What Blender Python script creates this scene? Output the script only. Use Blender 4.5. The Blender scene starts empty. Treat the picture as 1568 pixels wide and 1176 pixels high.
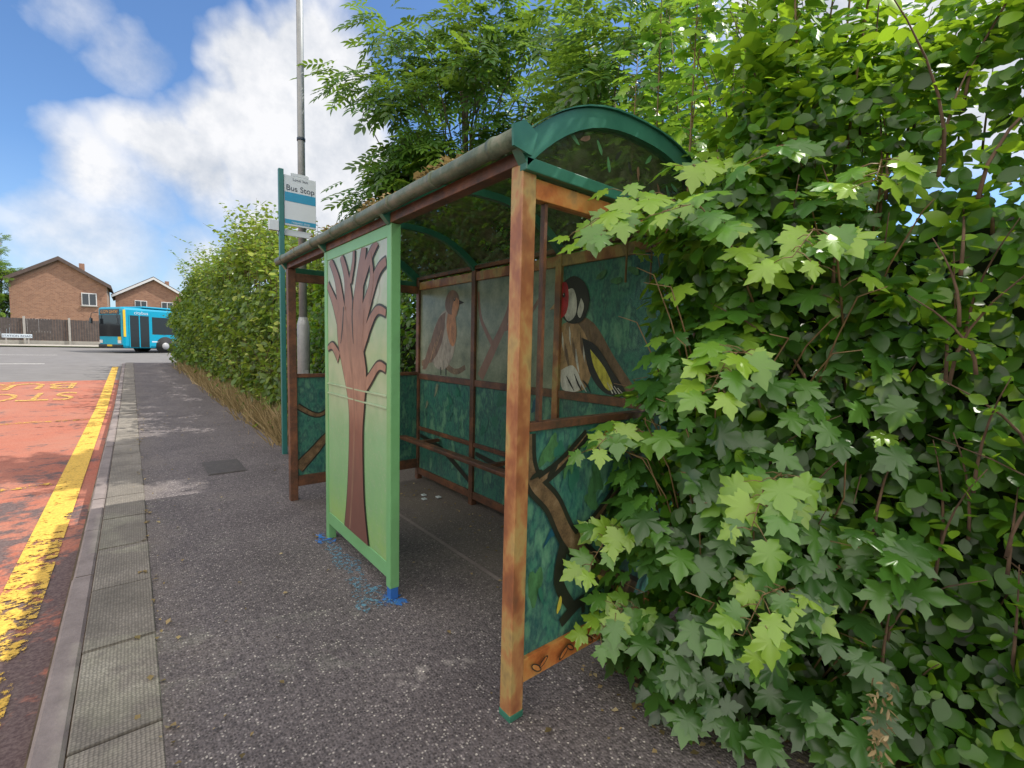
import bpy, math, random
import numpy as np
from mathutils import Vector, Matrix
random.seed(7); rng=np.random.default_rng(11)
D=bpy.data; SC=bpy.context.scene

# ---------------------------------------------------------------- materials
def newmat(name):
    m=D.materials.new(name); m.use_nodes=True; nt=m.node_tree
    for n in list(nt.nodes): nt.nodes.remove(n)
    out=nt.nodes.new('ShaderNodeOutputMaterial')
    b=nt.nodes.new('ShaderNodeBsdfPrincipled'); nt.links.new(b.outputs[0],out.inputs[0])
    return m,nt,b,out
def N(nt,t,**k):
    n=nt.nodes.new(t)
    for a,v in k.items(): setattr(n,a,v)
    return n
def pos(nt,scale=(1,1,1)):
    g=N(nt,'ShaderNodeNewGeometry'); mp=N(nt,'ShaderNodeMapping'); mp.inputs['Scale'].default_value=scale
    nt.links.new(g.outputs['Position'],mp.inputs['Vector']); return mp.outputs[0]
def noise(nt,vec,scale,detail=4,rough=.6):
    n=N(nt,'ShaderNodeTexNoise'); n.inputs['Scale'].default_value=scale; n.inputs['Detail'].default_value=detail
    n.inputs['Roughness'].default_value=rough
    nt.links.new(vec,n.inputs['Vector']); return n.outputs['Fac']
def ramp(nt,fac,stops):
    r=N(nt,'ShaderNodeValToRGB'); e=r.color_ramp.elements
    while len(e)>1: e.remove(e[-1])
    e[0].position=stops[0][0]; e[0].color=(*stops[0][1],1)
    for p_,c in stops[1:]:
        x=e.new(p_); x.color=(*c,1)
    nt.links.new(fac,r.inputs[0]); return r.outputs[0]
def mixc(nt,fac,a,b):
    m=N(nt,'ShaderNodeMix',data_type='RGBA')
    for s,v in ((m.inputs[0],fac),(m.inputs[6],a),(m.inputs[7],b)):
        if hasattr(v,'is_linked'): nt.links.new(v,s)
        elif isinstance(v,tuple): s.default_value=(*v,1)
        else: s.default_value=v
    return m.outputs[2]
def zrange(nt,v,axis,a,b,c,d):
    s=N(nt,'ShaderNodeSeparateXYZ'); nt.links.new(v,s.inputs[0]); mr=N(nt,'ShaderNodeMapRange')
    for i,q in enumerate((a,b,c,d)): mr.inputs[i+1].default_value=q
    nt.links.new(s.outputs[axis],mr.inputs[0]); return mr.outputs[0]
def addm(nt,a,b,op='ADD'):
    q=N(nt,'ShaderNodeMath',operation=op)
    for i,v in enumerate((a,b)):
        if hasattr(v,'is_linked'): nt.links.new(v,q.inputs[i])
        else: q.inputs[i].default_value=v
    return q.outputs[0]
def bump(nt,b,h,strength=.3,dist=.01):
    bp=N(nt,'ShaderNodeBump'); bp.inputs['Strength'].default_value=strength; bp.inputs['Distance'].default_value=dist
    nt.links.new(h,bp.inputs['Height']); nt.links.new(bp.outputs[0],b.inputs['Normal'])
def blotch(name,stops,scale=6,rough=.6,detail=5,sc=(1,1,1),bmp=0,bscale=60,metal=0,fine=.25):
    m,nt,b,o=newmat(name); v=pos(nt,sc)
    f=noise(nt,v,scale,detail); c=ramp(nt,f,stops)
    g=noise(nt,v,scale*7,3); c=mixc(nt,fine,c,ramp(nt,g,[(.3,stops[0][1]),(.7,stops[-1][1])]))
    nt.links.new(c,b.inputs['Base Color']); b.inputs['Roughness'].default_value=rough; b.inputs['Metallic'].default_value=metal
    if bmp: bump(nt,b,noise(nt,v,bscale,3),bmp,.01)
    return m
def plain(name,c,rough=.6,metal=0,k=.82,scale=9):
    return blotch(name,[(.3,tuple(x*k for x in c)),(.7,c)],scale=scale,rough=rough,metal=metal)

def mat_pavement():
    m,nt,b,o=newmat('pavement_asphalt'); v=pos(nt)
    big=noise(nt,v,1.1,6,.72); c=ramp(nt,big,[(.3,(.095,.082,.086)),(.5,(.15,.132,.137)),(.7,(.21,.187,.19))])
    vo=N(nt,'ShaderNodeTexVoronoi'); vo.inputs['Scale'].default_value=85; nt.links.new(v,vo.inputs['Vector'])
    sp=ramp(nt,vo.outputs['Distance'],[(0.0,(1,1,1)),(.30,(1,1,1)),(.48,(0,0,0))])
    rn=N(nt,'ShaderNodeSeparateColor'); nt.links.new(vo.outputs['Color'],rn.inputs[0])
    st=ramp(nt,rn.outputs[0],[(.35,(.04,.035,.038)),(.55,(.18,.16,.165)),(.82,(.29,.265,.265)),(.93,(.64,.60,.55))])
    c=mixc(nt,.75,c,mixc(nt,sp,c,st))
    f2=noise(nt,v,40,4,.75); c=mixc(nt,ramp(nt,f2,[(.36,(.75,.75,.75)),(.56,(0,0,0))]),c,(.036,.032,.035))
    e=addm(nt,zrange(nt,v,0,1.45,2.0,0,.5),zrange(nt,v,0,.35,.05,0,.25)); e=addm(nt,e,addm(nt,big,-.5),'ADD')
    c=mixc(nt,ramp(nt,e,[(.05,(0,0,0)),(.5,(.6,.6,.6))]),c,(.16,.135,.11))
    nt.links.new(c,b.inputs['Base Color']); b.inputs['Roughness'].default_value=.85
    bump(nt,b,vo.outputs['Distance'],.8,.006); return m
def mat_road(red):
    m,nt,b,o=newmat('road_red_surface' if red else 'road_asphalt'); v=pos(nt)
    a=noise(nt,v,1.6,6,.7); g=noise(nt,v,70,3,.6)
    dark=ramp(nt,g,[(.35,(.045,.04,.045)),(.65,(.12,.105,.105))])
    if red:
        g2=ramp(nt,g,[(.35,(.29,.075,.045)),(.65,(.43,.15,.09))])
        g2=mixc(nt,ramp(nt,noise(nt,v,.7,5,.7),[(.35,(0,0,0)),(.7,(.5,.5,.5))]),g2,(.36,.20,.145))
        ad=addm(nt,a,zrange(nt,v,1,3,9,.12,-.09))
        a3=noise(nt,v,9,5,.7); ad2=addm(nt,ad,addm(nt,a3,.5,'MULTIPLY'))
        w=ramp(nt,ad2,[(.72,(0,0,0)),(.83,(.88,.88,.88))])
        c=mixc(nt,w,g2,dark)
    else:
        c=ramp(nt,a,[(.3,(.16,.155,.15)),(.7,(.22,.215,.21))]); c=mixc(nt,.25,c,dark)
    nt.links.new(c,b.inputs['Base Color']); b.inputs['Roughness'].default_value=.85
    bump(nt,b,g,.4,.005); return m
def mat_paint(name,c,thr=.5,near=None,scale=14):
    m,nt,b,o=newmat(name); v=pos(nt)
    a=noise(nt,v,scale,6,.75)
    if near: a=addm(nt,a,zrange(nt,v,1,2.5,8,-near,.05)); a=addm(nt,a,addm(nt,addm(nt,noise(nt,v,2.2,3),-.5),.5,'MULTIPLY'))
    tr=N(nt,'ShaderNodeBsdfTransparent'); mx=N(nt,'ShaderNodeMixShader')
    nt.links.new(ramp(nt,a,[(thr-.03,(0,0,0)),(thr+.04,(1,1,1))]),mx.inputs[0])
    nt.links.new(tr.outputs[0],mx.inputs[1]); nt.links.new(b.outputs[0],mx.inputs[2]); nt.links.new(mx.outputs[0],o.inputs[0])
    g=noise(nt,v,50,4,.7); col=ramp(nt,g,[(.3,tuple(x*.55 for x in c)),(.6,c)])
    nt.links.new(col,b.inputs['Base Color']); b.inputs['Roughness'].default_value=.75; return m
def mat_leaf(name,stops,trans,tfac=.38,rough=.35,gl=.035):
    m=D.materials.new(name); m.use_nodes=True; nt=m.node_tree
    for n in list(nt.nodes): nt.nodes.remove(n)
    o=N(nt,'ShaderNodeOutputMaterial'); at=N(nt,'ShaderNodeAttribute',attribute_name='leaf_tone')
    c=ramp(nt,at.outputs['Fac'],stops)
    df=N(nt,'ShaderNodeBsdfDiffuse'); nt.links.new(c,df.inputs[0])
    tr=N(nt,'ShaderNodeBsdfTranslucent'); tc=mixc(nt,.6,c,trans); nt.links.new(tc,tr.inputs[0])
    mx=N(nt,'ShaderNodeMixShader'); mx.inputs[0].default_value=tfac
    nt.links.new(df.outputs[0],mx.inputs[1]); nt.links.new(tr.outputs[0],mx.inputs[2])
    g=N(nt,'ShaderNodeBsdfGlossy'); g.inputs['Roughness'].default_value=rough; g.inputs[0].default_value=(1,1,1,1)
    m2_=N(nt,'ShaderNodeMixShader'); m2_.inputs[0].default_value=gl; nt.links.new(mx.outputs[0],m2_.inputs[1]); nt.links.new(g.outputs[0],m2_.inputs[2]); nt.links.new(m2_.outputs[0],o.inputs[0])
    return m
def mat_glass(name,tint,opac=.25,rough=.15):
    m,nt,b,o=newmat(name)
    tr=N(nt,'ShaderNodeBsdfTransparent'); tr.inputs[0].default_value=(*tint,1)
    v=pos(nt); f=noise(nt,v,7,5,.7)
    nt.links.new(ramp(nt,f,[(.3,(.06,.08,.05)),(.7,(.18,.20,.13))]),b.inputs['Base Color']); b.inputs['Roughness'].default_value=rough
    mx=N(nt,'ShaderNodeMixShader'); nt.links.new(ramp(nt,f,[(.35,(opac*.5,)*3),(.7,(min(1,opac*1.6),)*3)]),mx.inputs[0])
    nt.links.new(tr.outputs[0],mx.inputs[1]); nt.links.new(b.outputs[0],mx.inputs[2]); nt.links.new(mx.outputs[0],o.inputs[0])
    return m
def mat_brick():
    m,nt,b,o=newmat('house_brick'); tc=N(nt,'ShaderNodeNewGeometry')
    mp=N(nt,'ShaderNodeMapping'); mp.inputs['Rotation'].default_value=(math.radians(90),0,0)
    nt.links.new(tc.outputs['Position'],mp.inputs[0])
    br=N(nt,'ShaderNodeTexBrick'); br.inputs['Scale'].default_value=2.2
    br.inputs['Color1'].default_value=(.36,.19,.12,1); br.inputs['Color2'].default_value=(.26,.13,.085,1); br.inputs['Mortar'].default_value=(.34,.28,.22,1)
    br.inputs['Mortar Size'].default_value=.012
    nt.links.new(mp.outputs[0],br.inputs[0]); nt.links.new(br.outputs[0],b.inputs['Base Color']); b.inputs['Roughness'].default_value=.9
    return m
def mat_gradpanel():
    m,nt,b,o=newmat('mural_green_gradient'); v=pos(nt)
    c=ramp(nt,zrange(nt,v,2,.2,2.2,0,1),[(0,(.26,.43,.12)),(.15,(.21,.42,.17)),(.36,(.20,.42,.22)),(.48,(.34,.46,.30)),(.62,(.36,.44,.25)),(.8,(.42,.44,.38)),(1,(.33,.40,.38))])
    c=mixc(nt,ramp(nt,noise(nt,v,5,5,.65),[(.40,(0,0,0)),(.70,(.7,.7,.7))]),c,(.17,.36,.17))
    c=mixc(nt,ramp(nt,noise(nt,v,40,4,.7),[(.52,(0,0,0)),(.75,(.35,.35,.35))]),c,(.45,.45,.36))
    nt.links.new(c,b.inputs['Base Color']); b.inputs['Roughness'].default_value=.35; return m
def mat_trunk():
    m,nt,b,o=newmat('mural_trunk_brown'); v=pos(nt,(1,1,.4))
    c=ramp(nt,zrange(nt,pos(nt),2,.2,2.1,0,1),[(0,(.14,.060,.045)),(.38,(.20,.090,.065)),(.52,(.36,.21,.145)),(.72,(.29,.16,.11)),(1,(.19,.10,.07))])
    c=mixc(nt,ramp(nt,noise(nt,v,14,5,.7),[(.42,(0,0,0)),(.7,(.6,.6,.6))]),c,(.12,.06,.045))
    nt.links.new(c,b.inputs['Base Color']); b.inputs['Roughness'].default_value=.4; return m
def mat_slab():
    m,nt,b,o=newmat('kerb_slab'); v=pos(nt)
    a=noise(nt,v,2.5,6,.7); c=ramp(nt,a,[(.3,(.16,.145,.125)),(.55,(.28,.255,.22)),(.75,(.38,.35,.31))])
    vo=N(nt,'ShaderNodeTexVoronoi'); vo.inputs['Scale'].default_value=75; vo.inputs['Randomness'].default_value=.25; nt.links.new(v,vo.inputs[0])
    c=mixc(nt,ramp(nt,vo.outputs['Distance'],[(.3,(0,0,0)),(.6,(.65,.65,.65))]),c,(.085,.078,.068))
    nt.links.new(c,b.inputs['Base Color']); b.inputs['Roughness'].default_value=.9; bump(nt,b,vo.outputs['Distance'],.7,.005); return m

M={}
M['pave']=mat_pavement(); M['red']=mat_road(True); M['road']=mat_road(False)
M['yellow']=mat_paint('yellow_road_paint',(.74,.47,.07),.41,.12); M['yellow2']=mat_paint('worn_yellow_paint',(.66,.38,.06),.54)
M['yellow3']=mat_paint('yellow_lettering_paint',(.66,.42,.10),.46)
M['white']=mat_paint('white_road_paint',(.75,.74,.70),.42)
M['bluespill']=mat_paint('blue_paint_spill',(.04,.20,.60),.49,scale=22); M['palespill']=mat_paint('pale_paint_spill',(.13,.32,.45),.54,scale=40)
M['kerb']=blotch('kerb_stone',[(.3,(.16,.135,.13)),(.7,(.28,.24,.23))],scale=5,rough=.85,bmp=.3)
M['slab']=mat_slab()
M['soil']=blotch('soil',[(.3,(.05,.035,.022)),(.7,(.14,.10,.06))],scale=8,rough=.95,bmp=.5,bscale=30)
M['grass']=blotch('grass_ground',[(.3,(.05,.08,.02)),(.7,(.11,.13,.04))],scale=1.5,rough=.95,bmp=.5,bscale=30)
M['iron']=blotch('cast_iron',[(.3,(.05,.045,.045)),(.7,(.10,.09,.085))],scale=20,rough=.7,bmp=.6,bscale=50)
M['post']=blotch('painted_brown_steel',[(.30,(.15,.06,.035)),(.44,(.30,.11,.045)),(.52,(.42,.20,.075)),(.58,(.44,.31,.11)),(.66,(.27,.19,.08)),(.76,(.17,.14,.07))],scale=6,rough=.4,sc=(1,1,.6),fine=.15,detail=4)
M['orange']=blotch('painted_orange_steel',[(.28,(.24,.07,.02)),(.42,(.48,.16,.04)),(.55,(.56,.28,.08)),(.68,(.33,.22,.09)),(.78,(.30,.10,.04))],scale=8,rough=.4,fine=.15,detail=4)
M['darkpost']=blotch('painted_dark_brown_steel',[(.28,(.035,.028,.02)),(.5,(.11,.05,.03)),(.72,(.26,.11,.05))],scale=7,rough=.5)
M['green']=blotch('green_steel',[(.3,(.020,.11,.075)),(.7,(.045,.19,.13))],scale=5,rough=.3)
M['gutter']=blotch('mossy_gutter',[(.3,(.045,.075,.045)),(.5,(.10,.14,.09)),(.7,(.20,.20,.15))],scale=12,rough=.45,bmp=.2)
M['lightgreen']=blotch('light_green_paint',[(.3,(.14,.35,.14)),(.7,(.18,.43,.19))],scale=3,rough=.35)
M['grad']=mat_gradpanel()
M['teal']=blotch('mural_teal',[(.28,(.008,.045,.055)),(.38,(.015,.11,.11)),(.46,(.04,.20,.14)),(.52,(.015,.075,.09)),(.60,(.09,.27,.17)),(.74,(.19,.36,.24))],scale=9,rough=.35,sc=(1,1,.5),detail=7)
M['sage']=blotch('mural_sage',[(.3,(.08,.12,.08)),(.5,(.20,.24,.16)),(.7,(.32,.35,.25))],scale=6,rough=.3,detail=7)
M['trunk']=mat_trunk()
M['trunk2']=blotch('mural_trunk_light',[(.3,(.17,.09,.06)),(.7,(.29,.17,.115))],scale=9,rough=.4,sc=(1,1,.4))
M['outline']=blotch('mural_black',[(.3,(.012,.018,.014)),(.7,(.03,.03,.022))],scale=8,rough=.4)
M['bark']=blotch('mural_bark',[(.3,(.05,.03,.018)),(.55,(.17,.11,.055)),(.7,(.30,.22,.13))],scale=16,rough=.4)
bp=lambda n,c:blotch(n,[(.32,tuple(x*.4 for x in c)),(.5,tuple(x*.85 for x in c)),(.68,tuple(min(1,x*1.2) for x in c))],scale=24,rough=.45,sc=(1,1,.45))
M['mblack']=plain('mural_bird_black',(.02,.02,.022)); M['mwhite']=bp('mural_bird_white',(.62,.60,.55)); M['mred']=bp('mural_bird_red',(.5,.02,.03))
M['mbrown']=bp('mural_bird_brown',(.18,.11,.065)); M['morange']=bp('mural_bird_orange',(.48,.22,.08)); M['myellow']=bp('mural_yellow',(.62,.55,.07)); M['mgrey']=bp('mural_bird_grey',(.36,.33,.26)); M['mleaf']=bp('mural_leaf_green',(.07,.21,.08)); M['mleaf2']=bp('mural_leaf_blue',(.012,.09,.14)); M['mtan']=bp('mural_tan',(.42,.26,.13))
M['roof']=mat_glass('weathered_roof_sheet',(.30,.38,.30),.55,.3)
M['glass']=mat_glass('shelter_glass',(.93,.96,.93),.035,.05)
M['gable']=mat_glass('gable_glass',(.78,.84,.74),.18,.12)
M['galv']=blotch('galvanised_steel',[(.3,(.24,.26,.27)),(.7,(.36,.38,.39))],scale=6,rough=.45,metal=.3)
M['tealpaint']=plain('teal_paint',(.03,.17,.16),.4); M['signblue']=plain('sign_blue',(.02,.30,.52),.4); M['signwhite']=plain('sign_white',(.60,.68,.74),.4,k=.93); M['signdark']=plain('sign_dark_print',(.02,.04,.07),.4)
M['busblue']=plain('bus_turquoise',(.0,.33,.50),.25); M['busdark']=plain('bus_dark_glass',(.015,.02,.025),.08); M['tyre']=plain('tyre_rubber',(.02,.02,.02),.8)
M['busyellow']=plain('bus_yellow',(.75,.52,.03),.3); M['buslight']=plain('headlamp',(.7,.7,.7),.1); M['dest']=plain('destination_orange',(.8,.35,.05),.5)
M['hub']=plain('wheel_hub',(.4,.4,.4),.4)
M['brick']=mat_brick(); M['rooftile']=blotch('roof_tiles',[(.3,(.08,.06,.055)),(.7,(.14,.10,.085))],scale=3,rough=.9)
M['upvc']=plain('white_upvc',(.75,.75,.75),.4); M['winglass']=plain('window_glass',(.05,.06,.07),.1)
M['fence']=blotch('fence_boards',[(.3,(.05,.042,.04)),(.7,(.12,.10,.09))],scale=4,rough=.9); M['concrete']=blotch('concrete',[(.3,(.3,.28,.25)),(.7,(.42,.4,.36))],scale=4,rough=.9)
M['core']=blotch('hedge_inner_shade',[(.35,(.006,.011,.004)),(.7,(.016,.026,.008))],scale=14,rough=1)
M['twig']=blotch('twig_bark',[(.3,(.06,.04,.025)),(.7,(.16,.10,.06))],scale=20,rough=.9)
M['redstem']=blotch('red_stem',[(.3,(.14,.08,.04)),(.7,(.24,.17,.07))],scale=20,rough=.6)
M['treebark']=blotch('tree_bark',[(.3,(.07,.055,.04)),(.7,(.17,.14,.10))],scale=14,rough=.95,bmp=.5)
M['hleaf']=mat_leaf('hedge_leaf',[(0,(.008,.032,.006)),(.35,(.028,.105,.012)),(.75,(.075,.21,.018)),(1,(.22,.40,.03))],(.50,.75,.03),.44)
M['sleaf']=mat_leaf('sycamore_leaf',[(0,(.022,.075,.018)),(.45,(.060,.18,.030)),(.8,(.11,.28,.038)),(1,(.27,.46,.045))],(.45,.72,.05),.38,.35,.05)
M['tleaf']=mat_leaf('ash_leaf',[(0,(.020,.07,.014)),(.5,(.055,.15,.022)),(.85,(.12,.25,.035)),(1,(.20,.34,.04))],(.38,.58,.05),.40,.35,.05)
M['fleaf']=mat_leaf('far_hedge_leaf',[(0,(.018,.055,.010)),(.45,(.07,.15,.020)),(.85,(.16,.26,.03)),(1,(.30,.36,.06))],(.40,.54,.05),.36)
M['dryleaf']=mat_leaf('dry_leaf',[(0,(.10,.08,.03)),(.4,(.24,.18,.08)),(.8,(.40,.30,.15)),(1,(.52,.44,.26))],(.4,.28,.1),.25,.8,.02)

# ---------------------------------------------------------------- helpers
def empty(name):
    e=D.objects.new(name,None); SC.collection.objects.link(e); return e
def mesh(name,V,F,mat,parent=None,smooth=False):
    me=D.meshes.new(name); me.from_pydata([tuple(v) for v in V],[],F); me.update()
    if mat: me.materials.append(mat)
    if smooth: me.polygons.foreach_set('use_smooth',[True]*len(me.polygons))
    o=D.objects.new(name,me); SC.collection.objects.link(o)
    if parent: o.parent=parent
    return o
def box(name,x0,x1,y0,y1,z0,z1,mat,parent=None,bev=0):
    V=[(x,y,z) for z in (z0,z1) for y in (y0,y1) for x in (x0,x1)]
    F=[(0,2,3,1),(4,5,7,6),(0,1,5,4),(2,6,7,3),(0,4,6,2),(1,3,7,5)]
    o=mesh(name,V,F,mat,parent)
    if bev:
        b=o.modifiers.new('b','BEVEL'); b.width=bev; b.segments=2
    return o
def tube_geo(pts,rad,sides=8):
    P=[Vector(p) for p in pts]; V=[];F=[]
    for i,p in enumerate(P):
        t=(P[min(i+1,len(P)-1)]-P[max(i-1,0)]).normalized()
        a=t.orthogonal().normalized() if i==0 else (a-t*a.dot(t)).normalized()
        b=t.cross(a)
        for k in range(sides):
            w=2*math.pi*k/sides; V.append(p+(a*math.cos(w)+b*math.sin(w))*rad[i])
    for i in range(len(P)-1):
        for k in range(sides):
            k2=(k+1)%sides; F.append((i*sides+k,i*sides+k2,(i+1)*sides+k2,(i+1)*sides+k))
    F.append(tuple(range(sides))[::-1]); F.append(tuple((len(P)-1)*sides+k for k in range(sides)))
    return V,F
def tube(name,pts,rad,mat,parent=None,sides=10):
    V,F=tube_geo(pts,rad,sides); return mesh(name,V,F,mat,parent,True)
def tubes(name,lst,mat,parent=None,sides=5):
    V=[];F=[]
    for pts,rad in lst:
        v,f=tube_geo(pts,rad,sides); o=len(V); V+=v; F+=[tuple(i+o for i in q) for q in f]
    return mesh(name,V,F,mat,parent,True)
def prof(y):
    y=np.asarray(y,float); return np.clip((y-14)*.027,0,1.1)
def strip(name,x0,x1,y0,y1,zo,mat,parent=None):
    n=max(2,int((y1-y0)/1.0)+1); ys=np.linspace(y0,y1,n)
    V=[];F=[]
    for i,y in enumerate(ys):
        z=float(prof(y))+zo; V+=[(x0,y,z),(x1,y,z)]
        if i: F.append((2*i-2,2*i-1,2*i+1,2*i))
    return mesh(name,V,F,mat,parent)

# ---------------------------------------------------------------- ground
g_ys=[-60,-20,0,10,14]+[14+i*2 for i in range(1,21)]+[54.8,70,120,400,1500]
V=[];F=[]
for i,y in enumerate(g_ys):
    z=float(prof(y))-.17; V+=[(-1500,y,z),(1500,y,z)]
    if i: F.append((2*i-2,2*i-1,2*i+1,2*i))
mesh('ground',V,F,M['grass'])
road=empty('road')
strip('road_surface_red',-7.3,-.33,-20,21,-.12,M['red'],road)
strip('road_surface_grey',-7.3,-.33,21,28,-.12,M['road'],road)
strip('junction_surface',-60,60,28,46,-.12,M['road'],road)
marks=empty('road_markings')
strip('kerb_line',-.68,-.47,-8,27,-.112,M['yellow'],marks)
strip('cage_edge_line',-2.9,-2.8,-8,21,-.112,M['yellow2'],marks)
strip('cage_cross_line',-2.79,-.7,7.0,7.14,-.112,M['yellow2'],marks)
strip('cage_cross_line_b',-2.79,-.7,12.3,12.5,-.112,M['yellow2'],marks)
for i in range(8): strip('centre_dash_%d'%i,-4.1,-4.0,i*6-8,i*6-4,-.112,M['white'],marks) if i*6-4<27 else None
strip('giveway_line',-9,-3,29.0,29.2,-.112,M['white'],marks); strip('centre_line_side',-8,-3.2,36,36.15,-.112,M['white'],marks)
def text(name,s,size,mat,loc,rot,parent,ext=0.0,sx=1,sy=1):
    cu=D.curves.new(name,'FONT'); cu.body=s; cu.size=size; cu.align_x='CENTER'; cu.extrude=ext
    o=D.objects.new(name+'_c',cu); SC.collection.objects.link(o)
    dg=bpy.context.evaluated_depsgraph_get(); me=D.meshes.new_from_object(o.evaluated_get(dg)); D.objects.remove(o)
    me.materials.clear(); me.materials.append(mat)
    t=D.objects.new(name,me); SC.collection.objects.link(t); t.location=loc; t.rotation_euler=rot; t.scale=(sx,sy,1); t.parent=parent; return t
sl=-math.atan(.027)
text('bus_word','BUS',1.0,M['yellow3'],(-2.35,20.2,float(prof(20.2))-.106),(sl,0,math.pi),marks,0,1.25,2.4)
text('stop_word','STOP',1.0,M['yellow3'],(-2.35,17.6,float(prof(17.6))-.106),(sl,0,math.pi),marks,0,1.0,2.4)
pav=strip('pavement',.05,2.9,-12,28,0,M['pave'])
strip('pavement_far',-60,60,46.1,48.6,-.02,M['concrete'])
strip('pavement_opposite',-9.5,-7.42,-20,28,0,M['pave'])
V=[];F=[]
def addbox(V,F,x0,x1,y0,y1,z0,z1,ch=.008):
    o=len(V)
    zt=[float(prof(y0))+z1,float(prof(y1))+z1]
    for k,y in enumerate((y0,y1)):
        for x,z in ((x0,z0),(x0,zt[k]-ch),(x0+ch,zt[k]),(x1-ch,zt[k]),(x1,zt[k]-ch),(x1,z0)): V.append((x,y,z))
    for k in range(5): F.append((o+k,o+k+1,o+6+k+1,o+6+k))
    F.append((o,o+5,o+4,o+3,o+2,o+1)); F.append((o+6,o+7,o+8,o+9,o+10,o+11))
V2=[];F2=[]
y=-8
while y<27.5:
    dz=random.uniform(-.004,.004); addbox(V,F,-.33+random.uniform(-.004,.004),-.232,y+.006,y+.908,-.25,.004+dz,.012); y+=.914
mesh('kerb',V,F,M['kerb'])
y=-8.3
while y<27.5:
    dz=random.uniform(-.003,.004); addbox(V2,F2,-.226,.052+random.uniform(-.006,.004),y+.006,y+.69,-.2,.006+dz,.005); y+=.7
mesh('kerb_edging_slabs',V2,F2,M['slab'])
strip('kerb_joint_soil',-.34,.06,-8,27.5,-.012,M['soil'])
addV=[];addF=[]
addbox(addV,addF,-7.42,-7.3,-20,28,-.25,.01,.01); mesh('kerb_opposite',addV,addF,M['kerb'])
strip('verge_soil',2.08,3.2,5.5,28,.006,M['soil'])
mesh('verge_soil_near',[(1.7,1.36,.006),(1.75,.9,.006),(2.0,.5,.006),(2.2,-12,.006),(4,-12,.006),(4,1.36,.006)],[(0,1,2,3,4,5)],M['soil'])
mh=empty('manhole_cover'); box('frame',.62,1.0,6.05,6.75,.002,.006,M['iron'],mh); box('lid',.64,.98,6.07,6.73,.004,.010,M['iron'],mh)

# ---------------------------------------------------------------- foliage tools
def leafshape_simple(k=1.0):
    w=[0,.20,.33,.30,.17,0]; l=[0,.16,.38,.62,.84,1.0]
    V=[];F=[]
    for i in range(6): V.append((0,l[i],-.10*l[i]**2))
    for s in (1,-1):
        for i in range(1,5): V.append((s*w[i]*k,l[i]+.02,.07-.14*l[i]**2))
    for o,fl in ((6,0),(10,1)):
        f=[(0,o,1)]+[(i,o+i-1,o+i,i+1) for i in range(1,4)]+[(4,o+3,5)]
        F+= [q[::-1] for q in f] if not fl else f
    return np.array(V),F
def leafshape_far():
    V=[(0,0,0),(.36,.45,.08),(0,1,-.1),(-.36,.45,.08),(0,.5,0)]; return np.array(V),[(0,1,4),(1,2,4),(0,4,3),(4,2,3)]
def leafshape_syc():
    half=[(.10,-.07),(.24,-.05),(.40,-.03),(.33,.09),(.40,.14),(.30,.22),(.42,.27),(.50,.38),(.66,.46),(.50,.51),(.44,.58),(.33,.53),(.20,.50),(.27,.62),(.24,.72),(.14,.77),(.10,.88)]
    pts=[(0,0)]+half+[(0,1.05)]+[(-x,y) for x,y in half[::-1]]
    V=[(0,.30,.03)]
    for x,y in pts:
        r=math.hypot(x,y-.3); V.append((x,y,-.28*r*r+.05*math.sin(9*math.atan2(y-.3,x))*r))
    n=len(pts); F=[(0,1+i,1+(i+1)%n) for i in range(n)]
    return np.array(V),F
def leafshape_spray(nl=4,wd=.19):
    V=[];F=[]
    def lf(bx,by,ang,s):
        o=len(V); c,sn=math.cos(ang),math.sin(ang)
        for x,y,z in ((0,0,0),(wd,.32,.04),(wd*.8,.65,.0),(0,1,-.12),(-wd*.8,.65,.0),(-wd,.32,.04),(0,.5,-.03)):
            x*=s;y*=s;z*=s; V.append((bx+x*c+y*sn,by-x*sn+y*c,z-.15*by*by))
        F.extend([(o,o+1,o+6),(o+1,o+2,o+6),(o+2,o+3,o+6),(o+3,o+4,o+6),(o+4,o+5,o+6),(o+5,o,o+6)])
    for i in range(nl):
        y=.16+.2*i
        for s in (1,-1): lf(0,y,s*math.radians(60-6*i),.36)
    lf(0,.85,0,.38)
    o=len(V); V+=[(-.006,0,0),(.006,0,0),(.004,.9,-.12),(-.004,.9,-.12)]; F.append((o,o+1,o+2,o+3))
    return np.array(V),F
def scatter(name,shape,P,Nn,T,S,leaf_tone,mat,parent=None):
    BV,BF=shape; n=len(P); k=len(BV)
    Nn=Nn/np.linalg.norm(Nn,axis=1,keepdims=True)
    T=T-(T*Nn).sum(1,keepdims=True)*Nn; T=T/(np.linalg.norm(T,axis=1,keepdims=True)+1e-9)
    X=np.cross(T,Nn)
    V=(P[:,None,:]+S[:,None,None]*(BV[None,:,0:1]*X[:,None,:]+BV[None,:,1:2]*T[:,None,:]+BV[None,:,2:3]*Nn[:,None,:])).reshape(-1,3)
    loops=np.concatenate([np.array(f) for f in BF]); lens=np.array([len(f) for f in BF])
    L=(np.arange(n)[:,None]*k+loops[None,:]).reshape(-1); ln=np.tile(lens,n)
    st=np.concatenate([[0],np.cumsum(ln)[:-1]])
    me=D.meshes.new(name); me.vertices.add(len(V)); me.vertices.foreach_set('co',V.astype(np.float32).ravel())
    me.loops.add(len(L)); me.loops.foreach_set('vertex_index',L.astype(np.int32))
    me.polygons.add(len(ln)); me.polygons.foreach_set('loop_start',st.astype(np.int32)); me.polygons.foreach_set('loop_total',ln.astype(np.int32))
    me.update(calc_edges=True)
    a=me.attributes.new('leaf_tone','FLOAT','POINT'); a.data.foreach_set('value',np.repeat(np.clip(leaf_tone,0,1),k).astype(np.float32))
    me.materials.append(mat)
    o=D.objects.new(name,me); SC.collection.objects.link(o)
    if parent: o.parent=parent
    return o
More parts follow.
